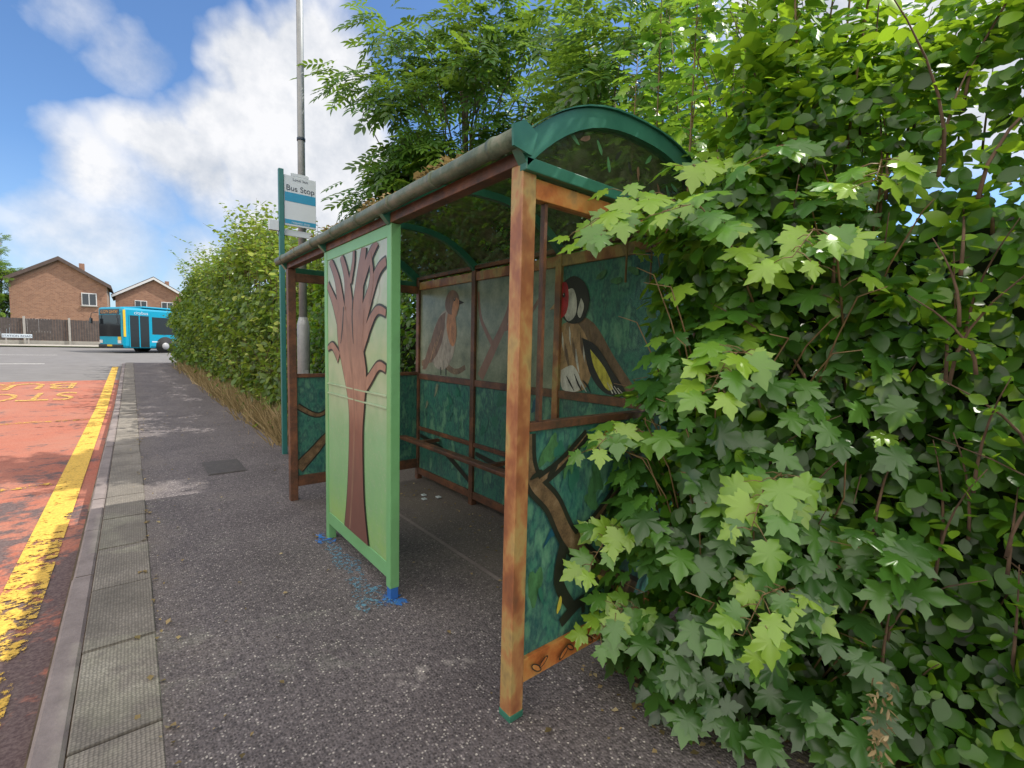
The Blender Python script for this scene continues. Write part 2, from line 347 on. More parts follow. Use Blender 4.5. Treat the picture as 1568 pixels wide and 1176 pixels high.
def fn(a,b,s=1.0):
    return (np.sin(a*2.1*s+1.3*np.sin(b*1.7*s))+np.sin(b*2.9*s+1.1*np.sin(a*2.3*s+2))+.6*np.sin(a*5.3*s+b*4.1*s)+.4*np.sin(a*11*s-b*9*s))/3
class Path:
    def __init__(s,pts):
        s.p=np.array(pts,float); d=np.linalg.norm(np.diff(s.p[:,:2],axis=0),axis=1); s.c=np.concatenate([[0],np.cumsum(d)]); s.L=s.c[-1]
    def at(s,u):
        o=[np.interp(u,s.c,s.p[:,i]) for i in range(s.p.shape[1])]
        e=.25
        tx=np.interp(np.clip(u+e,0,s.L),s.c,s.p[:,0])-np.interp(np.clip(u-e,0,s.L),s.c,s.p[:,0])
        ty=np.interp(np.clip(u+e,0,s.L),s.c,s.p[:,1])-np.interp(np.clip(u-e,0,s.L),s.c,s.p[:,1])
        l=np.hypot(tx,ty)+1e-9
        return o,(ty/l,-tx/l)
def hedge(name,pts,n,size,mat,shape,thick=1.3,bumpa=.18,core=.3,corecut=.6,topfrac=.3,ns=1.0,sizevar=.35,topvar=.22,shag=0,corethick=None,lean=0,tuck=.35):
    par=empty(name); P_=Path(pts)
    ns_=int(n*(1-topfrac)); u=rng.uniform(0,P_.L,ns_); h=rng.uniform(0,1,ns_)
    (x,y,H),(nx,ny)=P_.at(u); H=H+shag*fn(u*.9,u*.3+2,1.3); z=h*(H+.1)
    dep=rng.exponential(.10+shag*.1,ns_); bm=bumpa*fn(u,z,ns*1.6)
    rr=tuck*np.clip((h-.7)/.3,0,1)**2-lean*np.sin(np.clip(h*1.25,0,1)*np.pi)
    off=bm-dep-rr; g=prof(y)
    P=np.stack([x+nx*off,y+ny*off,z+g],1)
    Nn=np.stack([nx*.75,ny*.75,np.full(ns_,.55)],1)+rng.normal(0,.45,(ns_,3))
    T=np.stack([nx*.5,ny*.5,np.full(ns_,-.55)],1)+rng.normal(0,.6,(ns_,3))
    r=rng.beta(1.6,2.1,ns_)+.18*fn(u,z,2.5)+.18*(h-.5)-1.1*np.clip(dep-.08,0,.35)+.8*np.clip(bm,-.2,.2)*.6  # random tone plus painted shade: leaves darker deep inside and in hollows
    m=n-ns_; u2=rng.uniform(0,P_.L,m); (x2,y2,H2),(nx2,ny2)=P_.at(u2); H2=H2+shag*fn(u2*.9,u2*.3+2,1.3); w=rng.uniform(.1+shag*.5,thick,m)
    zz=H2+.30*np.sin(np.clip(w/thick,0,1)*np.pi/2)+topvar*fn(u2*1.3,w*2+3,1.6)-rng.exponential(.12,m)+rng.exponential(.05,m)
    P2=np.stack([x2-nx2*w,y2-ny2*w,zz+prof(y2)],1)
    N2=np.stack([nx2*.3,ny2*.3,np.full(m,.9)],1)+rng.normal(0,.5,(m,3)); T2=np.stack([nx2*.4,ny2*.4,np.full(m,.2)],1)+rng.normal(0,.7,(m,3))
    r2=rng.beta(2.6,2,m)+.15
    S=size*(1+sizevar*rng.uniform(-1,1,n))
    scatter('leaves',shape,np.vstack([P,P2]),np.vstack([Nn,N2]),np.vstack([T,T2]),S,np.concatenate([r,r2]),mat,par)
    ct=corethick or thick
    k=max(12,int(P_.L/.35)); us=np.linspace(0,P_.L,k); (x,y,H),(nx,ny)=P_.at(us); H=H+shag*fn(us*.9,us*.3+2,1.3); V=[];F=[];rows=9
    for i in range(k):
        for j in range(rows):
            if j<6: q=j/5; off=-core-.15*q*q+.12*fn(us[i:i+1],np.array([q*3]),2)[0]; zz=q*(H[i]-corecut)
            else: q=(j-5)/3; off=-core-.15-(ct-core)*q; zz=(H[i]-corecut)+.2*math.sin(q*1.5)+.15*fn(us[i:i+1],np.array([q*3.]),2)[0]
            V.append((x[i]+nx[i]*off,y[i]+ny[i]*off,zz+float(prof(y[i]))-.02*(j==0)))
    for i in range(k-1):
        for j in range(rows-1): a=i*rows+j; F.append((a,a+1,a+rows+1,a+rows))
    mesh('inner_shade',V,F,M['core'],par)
    tl=[]
    for i in range(int(P_.L*14)):
        u0=random.uniform(0,P_.L); (x0,y0,H0),(nx0,ny0)=P_.at(np.array([u0])); x0,y0,H0,nx0,ny0=[float(a[0]) for a in (x0,y0,H0,nx0,ny0)]
        z0=random.uniform(0,H0*.7); g0=float(prof(y0)); o0=-core+.05; pts_=[]
        for s in range(4):
            q=s/3; of=o0+(core)*q; pts_.append((x0+nx0*of+random.uniform(-.04,.04),y0+ny0*of+random.uniform(-.06,.06),g0+z0+q*random.uniform(.2,.6)))
        tl.append((pts_,[.006,.004,.003,.0015]))
    tubes('twigs',tl,M['twig'],par,4)
    return par
LS=leafshape_simple(); SY=leafshape_syc()
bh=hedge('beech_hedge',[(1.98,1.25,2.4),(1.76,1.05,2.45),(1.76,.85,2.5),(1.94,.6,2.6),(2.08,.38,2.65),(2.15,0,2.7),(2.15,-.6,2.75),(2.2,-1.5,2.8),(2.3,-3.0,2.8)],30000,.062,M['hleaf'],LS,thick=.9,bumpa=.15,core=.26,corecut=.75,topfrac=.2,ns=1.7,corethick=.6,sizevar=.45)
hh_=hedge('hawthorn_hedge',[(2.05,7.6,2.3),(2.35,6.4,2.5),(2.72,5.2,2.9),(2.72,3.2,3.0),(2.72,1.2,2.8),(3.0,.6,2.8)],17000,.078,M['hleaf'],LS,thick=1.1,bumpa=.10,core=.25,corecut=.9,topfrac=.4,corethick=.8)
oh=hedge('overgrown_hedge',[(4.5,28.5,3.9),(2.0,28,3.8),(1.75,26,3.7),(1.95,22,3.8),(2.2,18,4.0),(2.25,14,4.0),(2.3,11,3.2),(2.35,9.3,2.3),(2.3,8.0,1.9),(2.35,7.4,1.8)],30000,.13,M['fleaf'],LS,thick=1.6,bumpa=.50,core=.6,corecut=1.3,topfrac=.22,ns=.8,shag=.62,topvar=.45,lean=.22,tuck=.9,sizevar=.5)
def shoots(name,base,n,hh,shape,mat,size,par,spread=.3,spacing=.045):
    tl=[];P=[];Nn=[];T=[];S=[]
    for i in range(n):
        bx,by,bz=base(); L=random.uniform(*hh); dx=random.gauss(0,spread)-.1;dy=random.gauss(0,spread); pts=[]
        for s in range(6):
            q=s/5; pts.append((bx+dx*q*q*L*.6,by+dy*q*q*L*.6,bz+L*q-.12*L*q*q*abs(dx+dy)))
        tl.append((pts,[.007*(1-.8*s/5) for s in range(6)]))
        m=int(L/spacing)
        for j in range(m):
            q=.12+.88*j/m; k=q*5; i0=min(int(k),4); f_=k-i0; a=Vector(pts[i0]).lerp(Vector(pts[i0+1]),f_)
            an=j*2.4+random.uniform(-.4,.4); o=Vector((math.cos(an),math.sin(an),random.uniform(-.1,.6)))
            P.append(a+Vector([random.gauss(0,.012) for _ in range(3)])); T.append(o+Vector((0,0,-.2))); Nn.append(Vector((math.cos(an)*-.2-.15,math.sin(an)*-.2-.15,.9))+Vector([random.gauss(0,.4) for _ in range(3)])); S.append(size*random.uniform(.6,1.25)*(1-.35*q))
    tubes('stems',tl,M['twig'],par,4)
    n_=len(P); A=lambda L:np.array([tuple(p) for p in L])
    scatter('shoot_leaves',shape,A(P),A(Nn),A(T),np.array(S),rng.beta(2.5,1.8,n_)+.15,mat,par)
shoots('b',lambda:(random.uniform(2.2,2.95),random.uniform(-1.5,1.3),2.35),80,(.3,.8),LS,M['hleaf'],.08,bh)
shoots('b',lambda:(random.uniform(1.85,2.15),random.uniform(-.5,.9),random.uniform(.2,2.2)),80,(.2,.5),LS,M['hleaf'],.065,bh,spread=.7)
shoots('b',lambda:(random.uniform(2.75,3.8),random.uniform(.8,6),2.8),90,(.3,.9),LS,M['hleaf'],.09,hh_)
def ohb():
    y=random.uniform(7.6,27); return (random.uniform(2.1,3.0),y,float(np.interp(y,[7.5,9.3,11,14,27],[1.5,1.9,2.6,3.2,3.1]))+float(prof(y)))
shoots('b',ohb,240,(.6,2.0),LS,M['fleaf'],.17,oh,spacing=.055,spread=.45)
def ohf():
    y=random.uniform(7.8,26); return (random.uniform(1.95,2.2),y,random.uniform(.1,2.4)*random.random()+float(prof(y)))
shoots('b',ohf,280,(.4,1.3),LS,M['fleaf'],.14,oh,spacing=.06,spread=.6)

# sycamore growing in front of the shelter end
syc=empty('sycamore_sapling')
SP=Path([(1.92,1.33),(1.70,1.22),(1.58,1.02),(1.60,.84),(1.74,.66),(1.92,.5),(2.02,.36)])
n=860; u=rng.uniform(0,SP.L,n); z=rng.uniform(.06,2.1,n)
(x,y),(nx,ny)=SP.at(u)
bul=.15*fn(u*3,z*2,1.0)+.08*np.sin(z*2.2)-.10*np.exp(-((z-1.5)/.3)**2)
keep=(fn(u*4+3,z*3,1.1)>-.34)
dp=rng.exponential(.06,n); off=bul-dp
P=np.stack([x+nx*off,y+ny*off,z],1)
Nn=np.stack([nx*.75,ny*.75,np.full(n,.85)],1)+rng.normal(0,.36,(n,3))
T=np.stack([nx*.45,ny*.45,np.full(n,-.8)],1)+rng.normal(0,.45,(n,3))
k=keep; scatter('leaves',SY,P[k],Nn[k],T[k],(rng.uniform(.06,.145,n))[k],(rng.beta(1.7,2.2,n)+.18*(z-1.0)-2*np.clip(dp-.06,0,.2))[k],M['sleaf'],syc)  # random tone, with gap shade painted into leaves set further back
tl=[]
for i in range(40):
    u0=random.uniform(0,SP.L); (x0,y0),(a,b)=SP.at(np.array([u0])); x0,y0,a,b=[float(q[0]) for q in (x0,y0,a,b)]; z0=random.uniform(.1,1.7)
    L=random.uniform(.25,.6); tl.append(([(x0-a*.15,y0-b*.15,z0),(x0-a*.05+.02,y0-b*.05,z0+L*.4),(x0+a*.0,y0+b*.0+random.uniform(-.08,.08),z0+L*.7),(x0+a*.05,y0+b*.05+random.uniform(-.1,.1),z0+L*.75)],[.004,.003,.0025,.0015]))
tubes('stems',tl,M['redstem'],syc,5)
def branch(pts,n,size,par,name,rad=.0045,droop=.6,rb=.15,face=.6):
    pts=[Vector(p) for p in pts]; tl=[([tuple(p) for p in pts],[rad*(1-.7*i/(len(pts)-1)) for i in range(len(pts))])]
    P=[];Nn=[];T=[];S=[]
    for j in range(n):
        q=.1+.9*j/(n-1); k=q*(len(pts)-1); i0=min(int(k),len(pts)-2); a=pts[i0].lerp(pts[i0+1],k-i0); d=(pts[i0+1]-pts[i0]).normalized()
        side=d.cross(Vector((0,0,1))); side=side.normalized() if side.length>.1 else Vector((random.uniform(-1,1),random.uniform(-1,1),0)).normalized()
        if j%2: side=-side
        out=(side*.9+d*.5+Vector((0,0,.1))+Vector([random.gauss(0,.2) for _ in range(3)])).normalized()
        pl=random.uniform(.03,.08); tip=a+out*pl; tl.append(([tuple(a),tuple(a+out*pl*.5+Vector((0,0,.006))),tuple(tip)],[.002,.0016,.0013]))
        P.append(tip); T.append(out+Vector((0,0,-droop-.3))); Nn.append(Vector((-face,-face*.8,.75))+out*.25+Vector([random.gauss(0,.28) for _ in range(3)])); S.append(size*random.uniform(.7,1.2)*(1-.25*q))
    tubes(name+'_stems',tl,M['redstem'],par,5)
    A=lambda L:np.array([tuple(p) for p in L])
    scatter(name+'_leaves',SY,A(P),A(Nn),A(T),np.array(S),rng.beta(2.5,2,len(P))+rb,M['sleaf'],par)
BR=[[(2.05,.95,1.75),(1.85,1.0,2.02),(1.62,1.08,2.10),(1.44,1.15,2.04),(1.28,1.20,1.93)],
    [(2.0,1.0,1.75),(1.75,1.02,2.0),(1.55,1.08,2.05),(1.40,1.12,1.98),(1.30,1.14,1.88)],
    [(2.0,1.05,1.7),(1.8,1.1,1.95),(1.66,1.15,2.10),(1.50,1.2,2.12)],
    [(1.9,.8,1.6),(1.7,.85,1.9),(1.55,.9,2.02),(1.42,.98,1.97)],
    [(1.9,1.1,.95),(1.66,1.15,1.16),(1.54,1.2,1.18),(1.43,1.22,1.10)],
    [(1.85,1.1,.5),(1.62,1.15,.75),(1.52,1.2,.74),(1.43,1.22,.62)],
    [(1.85,1.1,.2),(1.62,1.12,.42),(1.54,1.16,.42),(1.46,1.2,.3)],
    [(1.8,.75,1.3),(1.66,.74,1.5),(1.53,.74,1.5),(1.45,.76,1.38)],
    [(1.85,.65,.9),(1.68,.62,1.1),(1.56,.62,1.08),(1.48,.62,.95)],
    [(1.95,.55,1.6),(1.82,.55,1.85),(1.70,.58,1.9),(1.60,.6,1.8)],
    [(1.9,.6,.5),(1.72,.6,.7),(1.60,.62,.7),(1.52,.64,.58)],
    [(2.1,.9,1.9),(2.0,.95,2.2),(1.86,1.0,2.28),(1.72,1.05,2.22)],
    [(2.2,.7,1.9),(2.1,.75,2.2),(1.96,.78,2.3),(1.82,.8,2.22)],
    [(2.15,.55,1.8),(2.05,.5,2.1),(1.95,.48,2.15),(1.83,.46,2.05)]]
for i,b in enumerate(BR): branch(b,15,.125,syc,'branch_%d'%i,rb=.35)
for i in range(14):
    bx=random.uniform(2.1,2.75);by=random.uniform(.7,1.8);L=random.uniform(1.3,2.2);dx=random.uniform(-.2,.2);dy=random.uniform(-.15,.3)
    branch([(bx,by,1.9),(bx+dx*.3,by+dy*.3,1.9+L*.4),(bx+dx*.7,by+dy*.7,1.9+L*.75),(bx+dx,by+dy,1.9+L)],44,.135,syc,'leader_%d'%i,.007,.5,.35,.35)

# ---------------------------------------------------------------- trees
def tree(name,cx,cy,base,h0,h1,rx,ry,nclump,spr,size,mat,shape,seed=1,trunk=.13,leanx=0):
    rs=random.Random(seed); par=empty(name); tl=[]
    top=(cx+leanx,cy,base+h0+(h1-h0)*.75)
    tl.append(([(cx,cy,base-.1),(cx+.05,cy-.04,base+h0*.5),(cx-.03+leanx*.4,cy+.05,base+h0),(cx+leanx*.7,cy,base+h0+(h1-h0)*.4),top],[trunk,trunk*.85,trunk*.7,trunk*.45,trunk*.15]))
    P=[];Nn=[];T=[];S=[];C=[]
    mid=base+(h0+h1)/2; rz=(h1-h0)/2
    for i in range(nclump):
        for _ in range(50):
            a,b,c=[rs.uniform(-1,1) for _ in range(3)]; d=math.sqrt(a*a+b*b+c*c)
            if .4<d<1: break
        f_=1+.22*math.sin(a*4+b*3+seed)+.12*math.sin(c*7)
        c_=Vector((cx+leanx*.5+a*rx*f_,cy+b*ry*f_,mid+c*rz*f_)); q=rs.uniform(.25,.95); zb=min(base+h0*.8+(c_.z-base-h0*.8)*q*.6,top[2])
        k=(zb-base)/(top[2]-base); st=Vector((cx+leanx*k,cy,zb)); md=st.lerp(c_,.5)+Vector((rs.uniform(-.2,.2),rs.uniform(-.2,.2),-.25+rs.uniform(0,.2)))
        tl.append(([tuple(st),tuple(md),tuple(c_)],[trunk*.16,trunk*.09,.004]))
        cr=rs.uniform(.6,1.2); tone=rs.uniform(-.25,.25)
        for j in range(int(spr*cr)):
            o=Vector([rs.gauss(0,1) for _ in range(3)]); o=o.normalized()*rs.uniform(0.05,.42)*cr*rx/1.8
            p=c_+o; out=(o.normalized()+(c_-Vector((cx,cy,mid))).normalized()*.6+Vector((0,0,.1)))
            P.append(p); T.append(out+Vector((0,0,-.35))); Nn.append(Vector((-.25,-.3,1))+out*.4+Vector([rs.gauss(0,.4) for _ in range(3)])); S.append(size*rs.uniform(.65,1.2)); C.append(.48+tone+.12*c+rs.uniform(-.2,.28))
    tubes('trunk_and_limbs',tl,M['treebark'],par,6)
    A=lambda L:np.array([tuple(p) for p in L])
    scatter('crown_leaves',shape,A(P),A(Nn),A(T),np.array(S),np.array(C),mat,par); return par
LP=leafshape_spray()
tree('ash_tree',4.1,6.3,0,2.2,7.0,1.5,1.5,105,30,.40,M['tleaf'],LP,3)
tree('ash_tree.001',4.7,3.9,0,2.2,5.6,1.5,1.5,70,26,.40,M['tleaf'],LP,5,.10)
tree('hawthorn_tree',4.4,2.0,0,2.0,4.3,1.3,1.2,60,55,.11,M['hleaf'],LS,9,.08)
tree('conifer_tree',-8.9,62,1.0,.6,8.6,1.3,1.3,90,24,.5,M['fleaf'],LP,13,.15)

# dry grass at the hedge foot + litter
n=15000; u=rng.uniform(0,1,n)**1.3; yy=7.2+u*17; xx=np.interp(yy,[7.6,18,28],[1.97,1.95,1.70])+rng.normal(0,.15,n)
cl=fn(yy*2.2,xx*4,1.7)+rng.normal(0,.25,n)>-.25
scatter('dry_grass_verge',(np.array([(-.03,0,0),(.03,0,0),(.0,1,.12)]),[(0,1,2)]),np.stack([xx,yy,prof(yy)],1)[cl],np.stack([np.full(n,-.6),rng.normal(-.6,.5,n),rng.normal(.1,.3,n)],1)[cl],np.stack([rng.normal(-.25,.45,n),rng.normal(0,.45,n),np.full(n,1.)],1)[cl],(rng.uniform(.10,.60,n)*(.6+.5*rng.random(n)))[cl],rng.beta(1.4,1.6,n)[cl],M['dryleaf'])
n=2600; yy=rng.uniform(7.4,27,n); xx=np.interp(yy,[7.6,18,28],[2.0,2.0,1.75])+rng.normal(0,.12,n)
scatter('verge_weeds',LS,np.stack([xx,yy,prof(yy)+rng.exponential(.12,n)],1),rng.normal(0,.5,(n,3))+np.array([-.5,-.3,.8]),rng.normal(0,.6,(n,3))+np.array([-.3,0,.5]),rng.uniform(.05,.14,n),rng.beta(2,2,n),M['fleaf'])
n=520; k_=n//4
xx=np.concatenate([rng.uniform(2.0,2.45,k_),rng.uniform(.2,2.0,k_),rng.normal(1.72,.1,k_),rng.normal(.06,.04,n-3*k_)]); yy=np.concatenate([rng.uniform(1.6,4.6,k_),rng.uniform(1.0,12,k_),rng.uniform(.3,1.4,k_),rng.uniform(1.5,14,n-3*k_)])
scatter('leaf_litter',leafshape_far(),np.stack([xx,yy,np.full(n,.012)],1),np.stack([rng.normal(0,.2,n),rng.normal(0,.2,n),np.ones(n)],1),rng.normal(0,1,(n,3)),rng.uniform(.010,.040,n),rng.uniform(0,1,n),M['dryleaf'])
n=70; scatter('dead_flower_spike',leafshape_simple(.5),np.stack([rng.normal(1.80,.016,n),rng.normal(.33,.018,n),rng.uniform(.22,.50,n)],1),rng.normal(0,1,(n,3)),np.stack([rng.normal(0,.5,n),rng.normal(0,.5,n),rng.normal(-.9,.4,n)],1),rng.uniform(.018,.038,n),rng.uniform(.2,1,n),M['dryleaf'])

# ---------------------------------------------------------------- bus shelter
SH=empty('bus_shelter')
XF,XB,Y0,Y3=1.16,2.48,1.38,4.68; YS=[1.38,2.50,3.60,4.68]; p2=.034
box('front_post_near',XF-p2,XF+p2,Y0-p2,Y0+p2,0.0,2.17,M['post'],SH,.004)
box('post_foot',XF-p2-.002,XF+p2+.002,Y0-p2-.002,Y0+p2+.002,0,.03,M['green'],SH,.004)
box('front_post_far',XF-p2,XF+p2,Y3-p2,Y3+p2,0,2.17,M['darkpost'],SH,.004)
for i,y in enumerate(YS): box('back_post_%d'%i,XB-.03,XB+.03,y-.03,y+.03,0,2.2,M['darkpost' if i!=1 else 'post'],SH,.004)
for i,(z0,z1) in enumerate(((.06,.13),(.56,.60),(1.13,1.19),(2.10,2.18))):
    for j in range(3):
        box('back_rail_%d_%d'%(i,j),XB-.022,XB+.022,YS[j]+.0305,YS[j+1]-.0305,z0,z1,M['darkpost' if i!=3 else 'post'],SH,.003)
for j in range(3):
    a,b=YS[j]+.031,YS[j+1]-.031
    box('back_panel_low_%d'%j,XB-.004,XB+.004,a,b,.131,.559,M['teal'],SH); box('back_panel_mid_%d'%j,XB-.004,XB+.004,a,b,.601,1.129,M['teal'],SH)
    box('back_panel_top_%d'%j,XB-.004,XB+.004,a,b,1.191,2.099,M['sage'] if j else M['teal'],SH)
box('perch_rail',XB-.30,XB-.22,1.6,4.55,.50,.54,M['darkpost'],SH,.01)
for y in (1.9,3.05,4.2): box('perch_bracket',XB-.22,XB-.023,y-.02,y+.02,.505,.535,M['darkpost'],SH)
def endframe(Y,tag,m1,m2,glass=True,lowmat='teal'):
    box(tag+'_bottom_rail',XF+.035,XB-.031,Y-.022,Y+.022,.13,.23,m1,SH,.003)
    box(tag+'_mid_rail',XF+.035,XB-.031,Y-.02,Y+.02,1.17,1.205,m2,SH,.003)
    box(tag+'_top_beam',XF+.035,XB-.031,Y-.024,Y+.024,2.06,2.135,m1,SH,.003)
    box(tag+'_low_panel',XF+.036,XB-.032,Y-.004,Y+.004,.231,1.169,M[lowmat],SH)
    if glass: box(tag+'_glazing',XF+.036,XB-.032,Y-.003,Y+.003,1.206,2.059,M['glass'],SH)
endframe(Y0,'near_end',M['orange'],M['darkpost']); endframe(Y3,'far_end',M['darkpost'],M['darkpost'],False)
box('inner_strip',XF+.10,XF+.115,Y0-.012,Y0+.012,1.206,2.059,M['darkpost'],SH)
ya,yb=2.50,3.60; q_=.029
M['bluefoot']=plain('blue_foot',(.03,.15,.5))
box('panel_post_near',XF-q_,XF+q_,ya-q_,ya+q_,0.07,2.17,M['lightgreen'],SH,.004); box('panel_foot_near',XF-q_+.004,XF+q_-.004,ya-q_+.004,ya+q_-.004,0,.0695,M['bluefoot'],SH,.003)
box('panel_post_far',XF-q_,XF+q_,yb-q_,yb+q_,0,2.17,M['lightgreen'],SH,.004)
box('panel_rail_bottom',XF-.026,XF+.026,ya+q_+.001,yb-q_-.001,.12,.215,M['lightgreen'],SH,.004)
box('panel_rail_mid_upper',XF-.030,XF-.0235,ya+q_+.001,yb-q_-.001,1.195,1.207,M['grad'],SH,.002)
box('panel_rail_mid_lower',XF-.030,XF-.0235,ya+q_+.001,yb-q_-.001,1.125,1.137,M['grad'],SH,.002)
box('panel_rail_top',XF-.026,XF+.026,ya+q_+.001,yb-q_-.001,2.10,2.17,M['lightgreen'],SH,.004)
box('panel_sheet',XF-.0225,XF+.0225,ya+q_+.001,yb-q_-.001,.216,2.099,M['grad'],SH)
def smooth(pts,k=6):
    P=[np.array(p,float) for p in pts]; out=[]
    for i in range(len(P)-1):
        p0=P[max(i-1,0)];p1=P[i];p2_=P[i+1];p3=P[min(i+2,len(P)-1)]
        for s in range(k):
            t=s/k; out.append(.5*((2*p1)+(-p0+p2_)*t+(2*p0-5*p1+4*p2_-p3)*t*t+(-p0+3*p1-3*p2_+p3)*t**3))
    out.append(P[-1]); return np.array(out)
LAY={'n':0,'d':.00022}
def mp_front(a,z,o): return (XF-.0226-o,a,z)
def mp_end(a,z,o): return (a,Y0-.0042-o,z)
def mp_far(a,z,o): return (a,Y3-.0042-o,z)
def mp_back(a,z,o): return (XB-.0042-o,a,z)
def lay():
    LAY['n']+=1; return LAY['n']*LAY['d']
def stroke(pts,mat,mp,grow=0,clip=None):
    S=smooth(pts); o=lay(); V=[];F=[]
    for i in range(len(S)):
        t=S[min(i+1,len(S)-1)][:2]-S[max(i-1,0)][:2]; t=t/(np.linalg.norm(t)+1e-9); n_=np.array([-t[1],t[0]]); w=max(S[i][2]/2+grow,.003)
        for s in (1,-1):
            q=S[i][:2]+n_*w*s
            if clip: q=np.array([min(max(q[0],clip[0]),clip[1]),min(max(q[1],clip[2]),clip[3])])
            V.append(mp(q[0],q[1],o))
        if i: F.append((2*i-2,2*i-1,2*i+1,2*i))
    mesh('mural_stroke',V,F,mat,SH)
def blob(cy,cz,ry,rz,ang,mat,mp,wob=.0,n=26,ph=0):
    o=lay(); V=[mp(cy,cz,o)]; ca,sa=math.cos(ang),math.sin(ang)
    for i in range(n):
        a=2*math.pi*i/n; k=1+wob*math.sin(3*a+ph)+wob*.6*math.sin(5*a+2+ph); x_=ry*math.cos(a)*k; y_=rz*math.sin(a)*k; V.append(mp(cy+x_*ca-y_*sa,cz+x_*sa+y_*ca,o))
    mesh('mural_shape',V,[(0,1+i,1+(i+1)%n) for i in range(n)],mat,SH)
def poly(pts,mat,mp,sm=True):
    S=smooth(list(pts)+[pts[0]],4)[:-1] if sm else np.array(pts); o=lay(); mesh('mural_shape',[mp(a,b,o) for a,b in S],[tuple(range(len(S)))],mat,SH)
cf=(2.532,3.568,.218,2.097)
trunkL=[(3.22,.218),(3.16,.5),(3.12,.9),(3.14,1.12),(3.24,1.32),(3.33,1.5),(3.36,1.72)]
trunkR=[(2.80,.218),(2.87,.5),(2.89,.9),(2.86,1.12),(2.83,1.32),(2.88,1.5),(2.86,1.72)]
brs=[[(3.26,1.62,.16),(3.42,1.80,.08),(3.56,1.93,.05)],[(3.25,1.62,.18),(3.34,1.92,.09),(3.50,2.10,.05)],[(3.12,1.62,.20),(3.16,1.92,.09),(3.27,2.10,.05)],
     [(3.0,1.62,.20),(2.93,1.9,.12),(2.86,2.10,.07)],[(2.94,1.86,.10),(2.78,2.02,.07),(2.66,2.10,.05)],[(3.02,1.5,.18),(2.82,1.74,.11),(2.66,1.92,.07),(2.54,1.97,.05)],
     [(3.0,1.16,.12),(2.8,1.27,.07),(2.65,1.37,.05),(2.54,1.36,.04)],[(2.97,1.42,.12),(2.78,1.62,.07),(2.66,1.70,.05),(2.54,1.68,.04)],[(3.32,1.4,.08),(3.45,1.48,.05),(3.56,1.46,.03)],
     [(3.10,1.9,.05),(3.04,2.02,.04),(3.03,2.10,.03)],[(2.80,1.76,.07),(2.74,1.90,.05),(2.77,2.05,.03)]]
rs=random.Random(4)
for i in range(9): blob(rs.uniform(2.62,3.5),rs.uniform(1.5,2.0),rs.uniform(.04,.08),rs.uniform(.04,.07),rs.uniform(-1,1),M['grad'] if i%2 else M['sage'],mp_front,.15,18,i)
for b in brs: stroke(b,M['outline'],mp_front,.013,cf)
L_=smooth(trunkL);R_=smooth(trunkR)
def trunkpoly(exp,mat):
    o=lay(); V=[];F=[]
    for i in range(len(L_)):
        V+=[mp_front(L_[i][0]+exp,L_[i][1],o),mp_front(R_[i][0]-exp,R_[i][1],o)]
        if i: F.append((2*i-2,2*i-1,2*i+1,2*i))
    mesh('mural_trunk',V,F,mat,SH)
trunkpoly(.014,M['outline'])
for b in brs: stroke(b,M['trunk'],mp_front,0,cf)
trunkpoly(0,M['trunk'])
stroke([(3.12,.23,.02),(3.06,.6,.03),(3.03,1.1,.02),(3.12,1.5,.05),(3.2,1.75,.02)],M['trunk2'],mp_front)
stroke([(3.28,1.50,.01),(3.24,1.62,.02),(3.22,1.75,.01)],M['outline'],mp_front); stroke([(3.04,1.5,.008),(3.06,1.65,.018),(3.05,1.8,.008)],M['outline'],mp_front)
# near end panel
LAY['n']=0
for i in range(40):
    blob(rs.uniform(1.25,2.3),rs.uniform(.28,1.1),rs.uniform(.012,.04),rs.uniform(.03,.09),rs.uniform(-.8,.8),rs.choice([M['mleaf2'],M['teal'],M['teal'],M['green'],M['mleaf']]),mp_end,.22,20,i)
ce=(1.2,2.44,.235,1.165)
ebr=[[(1.205,1.16,.05),(1.21,1.04,.06),(1.25,.95,.07),(1.35,.85,.075),(1.44,.70,.08),(1.56,.57,.085),(1.72,.43,.09),(1.95,.28,.10)],[(1.48,.66,.05),(1.62,.72,.04),(1.8,.86,.03),(1.95,1.0,.02)],[(1.25,.95,.04),(1.4,1.02,.03),(1.55,1.13,.02)],[(1.44,.70,.03),(1.40,.5,.03),(1.5,.34,.02)],[(1.42,.30,.02),(1.55,.36,.025),(1.68,.34,.02)]]
for b in ebr: stroke(b,M['outline'],mp_end,.014,ce)
for b in ebr[:3]: stroke(b,M['bark'],mp_end,-.008,ce)
for i in range(24):
    a=rs.uniform(1.24,1.9); z_=rs.choice([rs.uniform(.95,1.12),rs.uniform(.3,.5)]); blob(a,z_,.012,.038,rs.uniform(-1.3,1.3),rs.choice([M['mleaf'],M['green'],M['outline'],M['myellow']]),mp_end,.1,14,i)
for i in range(7):
    f_=lambda a,z,o:(a,Y0-.0224-o,z); ang=.9*(-1)**i
    blob(1.26+.16*i,.18,.014,.036,ang,M['outline'],f_); blob(1.26+.16*i,.18,.009,.028,ang,M['orange'],f_)
    blob(1.30+.16*i,.19,.012,.030,-ang,M['outline'],f_); blob(1.30+.16*i,.19,.007,.023,-ang,M['orange'],f_)
LAY['n']=0
fb=[[(1.2,.3,.10),(1.35,.45,.08),(1.5,.6,.06),(1.75,.7,.05)],[(1.2,.9,.04),(1.4,.8,.03),(1.6,.95,.02)]]
for b in fb: stroke(b,M['outline'],mp_far,.012)
for b in fb: stroke(b,M['bark'],mp_far)
LAY['n']=0
